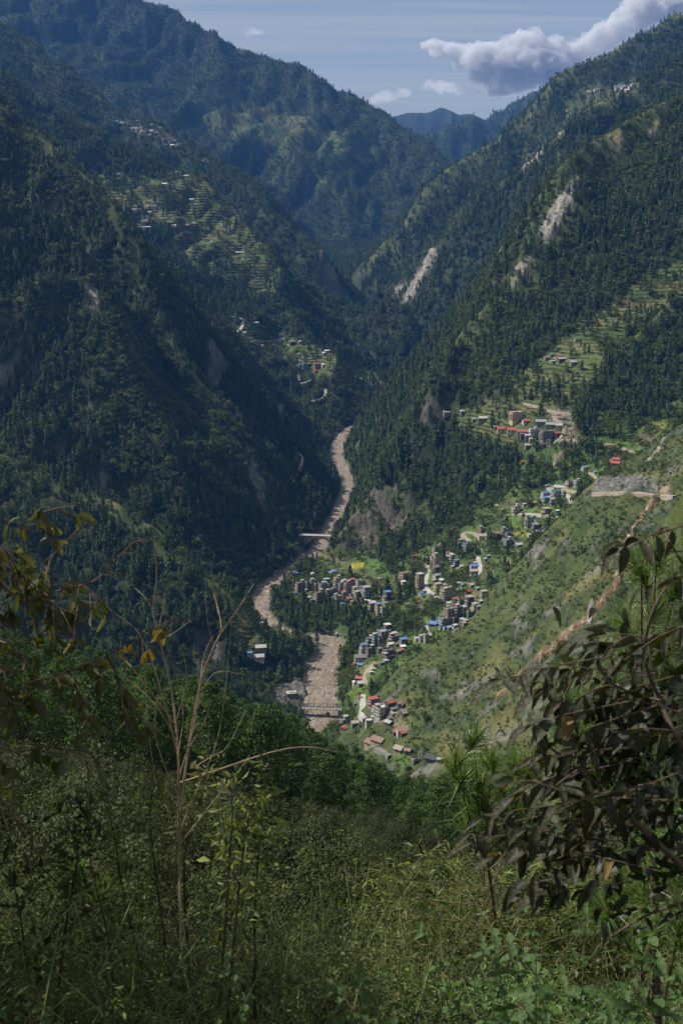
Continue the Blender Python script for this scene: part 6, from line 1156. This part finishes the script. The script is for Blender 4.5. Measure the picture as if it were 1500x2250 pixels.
M_BAMBOO = foliage_mat('bamboo_leaves', (.050, .085, .022), (.098, .115, .036), .35, .5, .3, .5); M_HERB = foliage_mat('herb_leaves', (.040, .092, .024), (.075, .135, .036), .35, .5, .3, .5); M_WEED = foliage_mat('weed_leaves', (.044, .065, .024), (.110, .118, .056), .35, .6, .3, .6); M_STRAW = plain('straw_stem', (.20, .165, .075), .8, .3, 10.0)
BAM = [two_mat_mesh('bamboo_source', *bamboo_clump(s), M_BAMBOO, M_STRAW) for s in (1, 2, 3)]
HRB = [two_mat_mesh('herb_source', *herb(s, 9, 34, .8, .075, .62, False), M_HERB, GREENSTEM) for s in (11, 12)]; WEED = [two_mat_mesh('weed_source', *herb(s, 10, 60, 1.15, .040, .42, True), M_WEED, GREENSTEM) for s in (13, 14, 15)]
BRU = [two_mat_mesh('brush_source', *near_broad(80 + s, 3.0, 18, 420, .07), M_NBROAD, DARKSTEM) for s in (0, 1, 2)]
def cover(name, protos, y0, y1, area, smin, smax, keep, label, cat_, top=None, hgt=3.0):
    x, y, z = candidates(y0, y1, area, .34); k = rng.random(len(x)) < np.clip(keep(x, y), 0, 1); x, y, z = x[k], y[k], z[k]; n = len(x); sc_ = rng.uniform(smin, smax, n)
    if top:
        px, py = pix(x, y, z); sc_ = np.minimum(sc_, (py - np.interp(px, *top) - 48 * fbm(px / 55, y / 22, 3)) * y / F_PX / hgt); k = sc_ > smin * .3; x, y, z, sc_ = x[k], y[k], z[k], sc_[k]; n = len(x)
    print(name, n)
    scatter(name, protos, np.stack([x, y, z - .05], 1), rng.uniform(0, 6.28, n), sc_, rng.integers(0, len(protos), n), label, cat_)
nz = lambda x, y, s, o=0: fbm(x / s + o, y / s - o, 3)
cover('bamboo_grass', BAM, 9.5, 62, 1.0, .6, 1.25, lambda x, y: sstep(-.10, .03, x / y + .10 * nz(x, y, 6)) * .95, 'arching bamboo grass thick on the slope below', 'grass')
cover('brush', BRU, 9, 60, 2.2, .35, 1.0, lambda x, y: sstep(.04, -.05, x / y + .12 * nz(x, y, 7, 3)) * .9 + .12, 'dense small-leaved brush in the shaded left of the slope', 'bushes', ([0, 250, 420, 520, 700, 1000], [1600, 1630, 1700, 1750, 1780, 1800]))
cover('hillside_brush', BRU, 55, 215, 6.0, .5, 1.4, lambda x, y: sstep(.10, .02, x / y + .06 * nz(x, y, 20, 3)) * .95, 'bushy thicket on the slope above the pines', 'bushes', ([0, 250, 420, 520, 700, 1000], [1585, 1610, 1690, 1745, 1775, 1790]))
cover('flowering_weeds', WEED, 3.6, 11.5, .085, .5, 1.05, lambda x, y: .85 * sstep(.16, .05, x / y + .1 * nz(x, y, 2.5)) + .12, 'tangle of pale flowering weeds along the bottom', 'weeds')
cover('green_herbs', HRB, 3.4, 9.5, .11, .55, 1.1, lambda x, y: .9 * sstep(.04, .14, x / y + .12 * nz(x, y, 2, 5)) + .15, 'broad-leaved green herbs low at the right', 'herbs')

def tall_weed(label, Y, stems, leafcol, name='tall_weed'):
    p0 = Vector(at(*stems[0][0], Y)); base = Vector((p0.x, p0.y, ground_at(p0.x, p0.y))); o = empty(name, tuple(base), 0, label, 'weed', 'tall weeds in the left foreground'); r = np.random.default_rng(int(stems[0][0][0]))
    C = []; Nn = []; S = []
    for st in stems:
        P = PXY(st, Y, .1); branch('stem', P, .007, .0022, DARKSTEM, o, base, 5); Sx = spline(P, 6)
        for i in range(len(Sx)):
            if i < len(Sx) * .25: continue
            for k in range(9): C.append(np.array(Sx[i] - base) + r.normal(0, .05, 3)); Nn.append(r.normal(size=3) + [0, -.3, .6]); S.append(.055 * r.uniform(.5, 1.4))
    part('leaves', leaf_quads(np.array(C), np.array(Nn), np.array(S), .38, r, .1), leafcol, o, kind='stuff')
M_PALE = foliage_mat('pale_weed', (.115, .125, .06), (.155, .16, .085), .35)
tall_weed('tall weed with pale narrow leaves round the foot of the bare shrub', 5.6, [[(330, 2200), (270, 1960), (250, 1830), (215, 1720)], [(380, 2200), (340, 1900), (330, 1780), (345, 1700)], [(420, 2200), (405, 1900), (440, 1760), (470, 1690)]], M_PALE)
tall_weed('tall dark weed with yellowish flower spikes beside the bamboo grass', 5.0, [[(500, 2240), (520, 2000), (545, 1800), (600, 1690)], [(480, 2240), (500, 1950), (510, 1800), (505, 1720)], [(560, 2240), (560, 2000), (570, 1850), (575, 1760)]], M_WEED)
tall_weed('tall weed with dark crooked stems in the bottom left shade', 4.6, [[(120, 2250), (150, 2000), (170, 1880), (140, 1790)], [(60, 2250), (50, 2050), (20, 1900)], [(260, 2250), (235, 2050), (200, 1900), (190, 1760)]], M_NBROAD)

# ---- broad-leaved herbs close by at the lower right
def leafy_herb(label, px, py, Y, h, nst, seed):
    rr = random.Random(seed); p0 = Vector(at(px, py, Y)); base = Vector((p0.x, p0.y, ground_at(p0.x, p0.y))); o = empty('leafy_herb', tuple(base), 0, label, 'herb', 'broad-leaved herbs at the lower right')
    for k in range(nst):
        a = rr.uniform(0, 6.28); lean = rr.uniform(.1, .45); tip = Vector((math.cos(a) * lean, math.sin(a) * lean * .6, 0)) + (p0 - base) + Vector((rr.uniform(-.12, .12), 0, rr.uniform(-.25, .1))); P = [Vector((rr.uniform(-.1, .1), 0, -.1)), tip * .5 + Vector((0, 0, .06)), tip]; S = spline(P, 6); v, f = taper([tuple(q) for q in S], .004, .0016, 5); sb = part('stem', (v, f), GREENSTEM, o)
        for i in range(3, len(S)):
            for sgn in (-1, 1):
                t = (S[i] - S[i - 1]).normalized(); sd_ = t.cross(Vector((math.cos(i * 1.57), math.sin(i * 1.57), .2))).normalized() * sgn; lf = put('leaf', rr.choice(HERB_L), parent=sb); aim(lf, S[i], sd_ + t * .25 + Vector((0, 0, rr.uniform(-.55, .1))), Vector((rr.uniform(-.4, .4), rr.uniform(-.8, .1), 1)), rr.uniform(.04, .085) * (1.1 - .35 * i / len(S)))
HERB_L = [leaf_mesh('leaf', 1, .58, .2, .25, .06, 9), leaf_mesh('leaf', 1, .5, .35, .35, .06, 9), leaf_mesh('leaf', 1, .62, .1, .15, .05, 9)]
_hm = big_leaf_mat('fresh_leaf', (.050, .115, .030), (.078, .150, .042), .35, .5, .35, .7)
for m in HERB_L: m.materials.append(_hm)
leafy_herb('fresh green broad-leaved herb climbing beneath the dark shrub', 1290, 1960, 4.2, 1, 5, 1)
leafy_herb('fresh green broad-leaved herb with paired leaves left of the dark shrub', 1090, 1960, 4.6, 1, 4, 2)
leafy_herb('fresh green broad-leaved herb at the bottom edge below the dark shrub', 1200, 2120, 3.9, 1, 6, 3)
leafy_herb('fresh green broad-leaved herb in the bottom right corner', 1430, 2110, 3.8, 1, 5, 4)
leafy_herb('broad-leaved herb among the weeds at the bottom centre', 900, 2130, 4.2, 1, 4, 5)
leafy_herb('broad-leaved herb in the dark weeds at the bottom left', 620, 2160, 4.4, 1, 4, 6)
# ---- boulders along the river
def boulders():
    r = np.random.default_rng(21); protos = []
    for k in range(3):
        bm = bmesh.new(); bmesh.ops.create_icosphere(bm, subdivisions=2, radius=1.0); mm = bpy.data.meshes.new('boulder_source')
        for v in bm.verts: v.co *= 1 + r.normal(0, .14); v.co.z *= .65
        bm.to_mesh(mm); bm.free(); mm.polygons.foreach_set('use_smooth', np.zeros(len(mm.polygons), bool)); mm.materials.append(plain('boulder_rock', (.27, .25, .23), .9, .4, .8, dirt=(.15, .14, .13))); protos.append(mm)
    i = r.integers(0, len(RIVER) - 1, 9000); t = r.random(9000); p = RIVER[i] + (RIVER[i + 1] - RIVER[i]) * t[:, None]; T = RIVER[i + 1] - RIVER[i]; T /= np.hypot(T[:, 0], T[:, 1])[:, None]; W = river_w(p[:, 1]); off = np.where(r.random(9000) < .5, -1, 1) * (W + r.normal(0, 2.6, 9000)); x = p[:, 0] - T[:, 1] * off; y = p[:, 1] + T[:, 0] * off
    k = (y > 900) & (y < 2000) & (r.random(9000) < sstep(-.4, .5, fbm(x / 25, y / 25, 2))); x, y = x[k], y[k]; z = np.maximum(ground(x, y), river_z(y) - .6); n = len(x); print('boulders', n)
    scatter('boulders', protos, np.stack([x, y, z], 1), r.uniform(0, 6.28, n), np.clip(r.lognormal(-.25, .5, n), .3, 2.6), r.integers(0, 3, n), 'pale boulders strewn along the river banks', 'boulders')
boulders()
# ------------------------------------------------------------------ clouds beyond the last ridge
def cloud(name, blobs, Y, dens, label, seed, vox=20.0):
    rr = random.Random(seed); parts = []; P = [Vector(at(px, py, Y + rr.uniform(-120, 120))) for px, py, _ in blobs]
    for p, (_, _, rad) in zip(P, blobs):
        R_ = 1.12 * rad * Y / F_PX
        bm = bmesh.new(); bmesh.ops.create_icosphere(bm, subdivisions=3, radius=1.0)
        for v in bm.verts:
            c = v.co.normalized(); k = 1 + .28 * (noise3(c * 2.2 + Vector((seed, p.x * .01, 0)))) + .16 * noise3(c * 5 + Vector((p.z * .01, seed, 3))); v.co = Vector((c.x * R_ * 1.1, c.y * R_, c.z * R_ * (.95 if c.z > 0 else .62))) * k + p
        me = bpy.data.meshes.new('puff'); bm.to_mesh(me); bm.free(); v = np.array([q.co[:] for q in me.vertices]); f = np.array([q.vertices[:] for q in me.polygons]); parts.append((v, f)); bpy.data.meshes.remove(me)
    v, f = cat(parts); c0 = v.mean(0); me = mesh_from(name, v - c0, f, True); o = put(name, me, None, loc=tuple(c0), kind='stuff', label=label, cat='cloud')
    m = o.modifiers.new('merge', 'REMESH'); m.mode = 'VOXEL'; m.voxel_size = vox; m.use_smooth_shade = True
    for sz, st in ((230.0, 190.0), (80.0, 70.0), (34.0, 26.0)):
        tx = bpy.data.textures.new(name + '_billow', 'CLOUDS'); tx.noise_scale = sz * vox / 28; tx.noise_depth = 3; dm = o.modifiers.new('billow', 'DISPLACE'); dm.texture = tx; dm.strength = st * vox / 28; dm.mid_level = .55; dm.texture_coords = 'LOCAL'
    N = NT(name + '_vapour'); pos = N.n('ShaderNodeNewGeometry').outputs['Position']; n1 = N.noise(pos, .0085, 8, .68, .4); d = N.ramp(n1, .36, .58); 
    vol = N.n('ShaderNodeVolumePrincipled', {'Color': (.96, .96, .97, 1), 'Density': N.math('MULTIPLY', d, dens), 'Anisotropy': .25}); N.link(vol.outputs[0], N.out.inputs['Volume']); me.materials.append(N.m)
    N.m.cycles.volume_step_rate = 1.0
    return o
from mathutils import noise as _mn
def noise3(v): return _mn.noise(v)
HY = 13400.0
cloud('cumulus_cloud', [(930, 94, 8), (955, 94, 12), (1000, 104, 17), (1015, 140, 20), (1060, 165, 26), (1078, 186, 17), (1165, 92, 26), (940, 100, 14), (965, 108, 19), (992, 116, 22), (1022, 124, 28), (1052, 132, 36), (1082, 138, 42), (1112, 145, 48), (1132, 112, 36), (1152, 118, 42), (1182, 136, 44), (1212, 128, 38), (1240, 136, 34), (1112, 186, 30), (1092, 202, 17), (1142, 178, 36), (1192, 164, 36), (1230, 160, 30), (1262, 128, 30), (1290, 108, 30), (1320, 92, 32), (1345, 74, 30), (1378, 48, 36), (1415, 24, 44), (1455, 10, 48), (1500, 0, 54)], HY, .02, 'billowing grey and white cloud above the right hand ridges', 5)
cloud('small_cloud', [(546, 72, 9), (558, 68, 12), (572, 70, 9), (585, 72, 6)], HY, .006, 'small dark wisp of cloud high over the left mountain', 8, 12.0)
cloud('low_cloud', [(822, 222, 12), (842, 216, 16), (860, 214, 13), (888, 206, 13), (940, 190, 14), (966, 194, 17), (990, 192, 14), (1015, 200, 16), (1040, 206, 12)], HY, .007, 'row of low puffs of cloud above the distant ridge', 9, 14.0)

# ------------------------------------------------------------------ haze filling the valley
def haze():
    x1 = float(np.abs(GX).max()) + 60; y0, y1 = -60.0, float(_Y[-1]) + 60; z0, z1_ = float(GZ.min()) - 1.5, float(GZ.max()) + 60
    V, F = boxes([(-x1, y0, z0, x1, y1, z1_)]); N = NT('valley_air')
    vol = N.n('ShaderNodeVolumePrincipled', {'Color': HAZE_COL, 'Density': HAZE_DENS, 'Anisotropy': .0}); N.link(vol.outputs[0], N.out.inputs['Volume'])
    put('haze', mesh_from('haze', V, F), N.m, kind='stuff', label='thin blue haze filling the valley air', cat='haze')
HAZE_COL = (.10, .34, 1.0, 1); HAZE_DENS = 3.4e-5
haze()
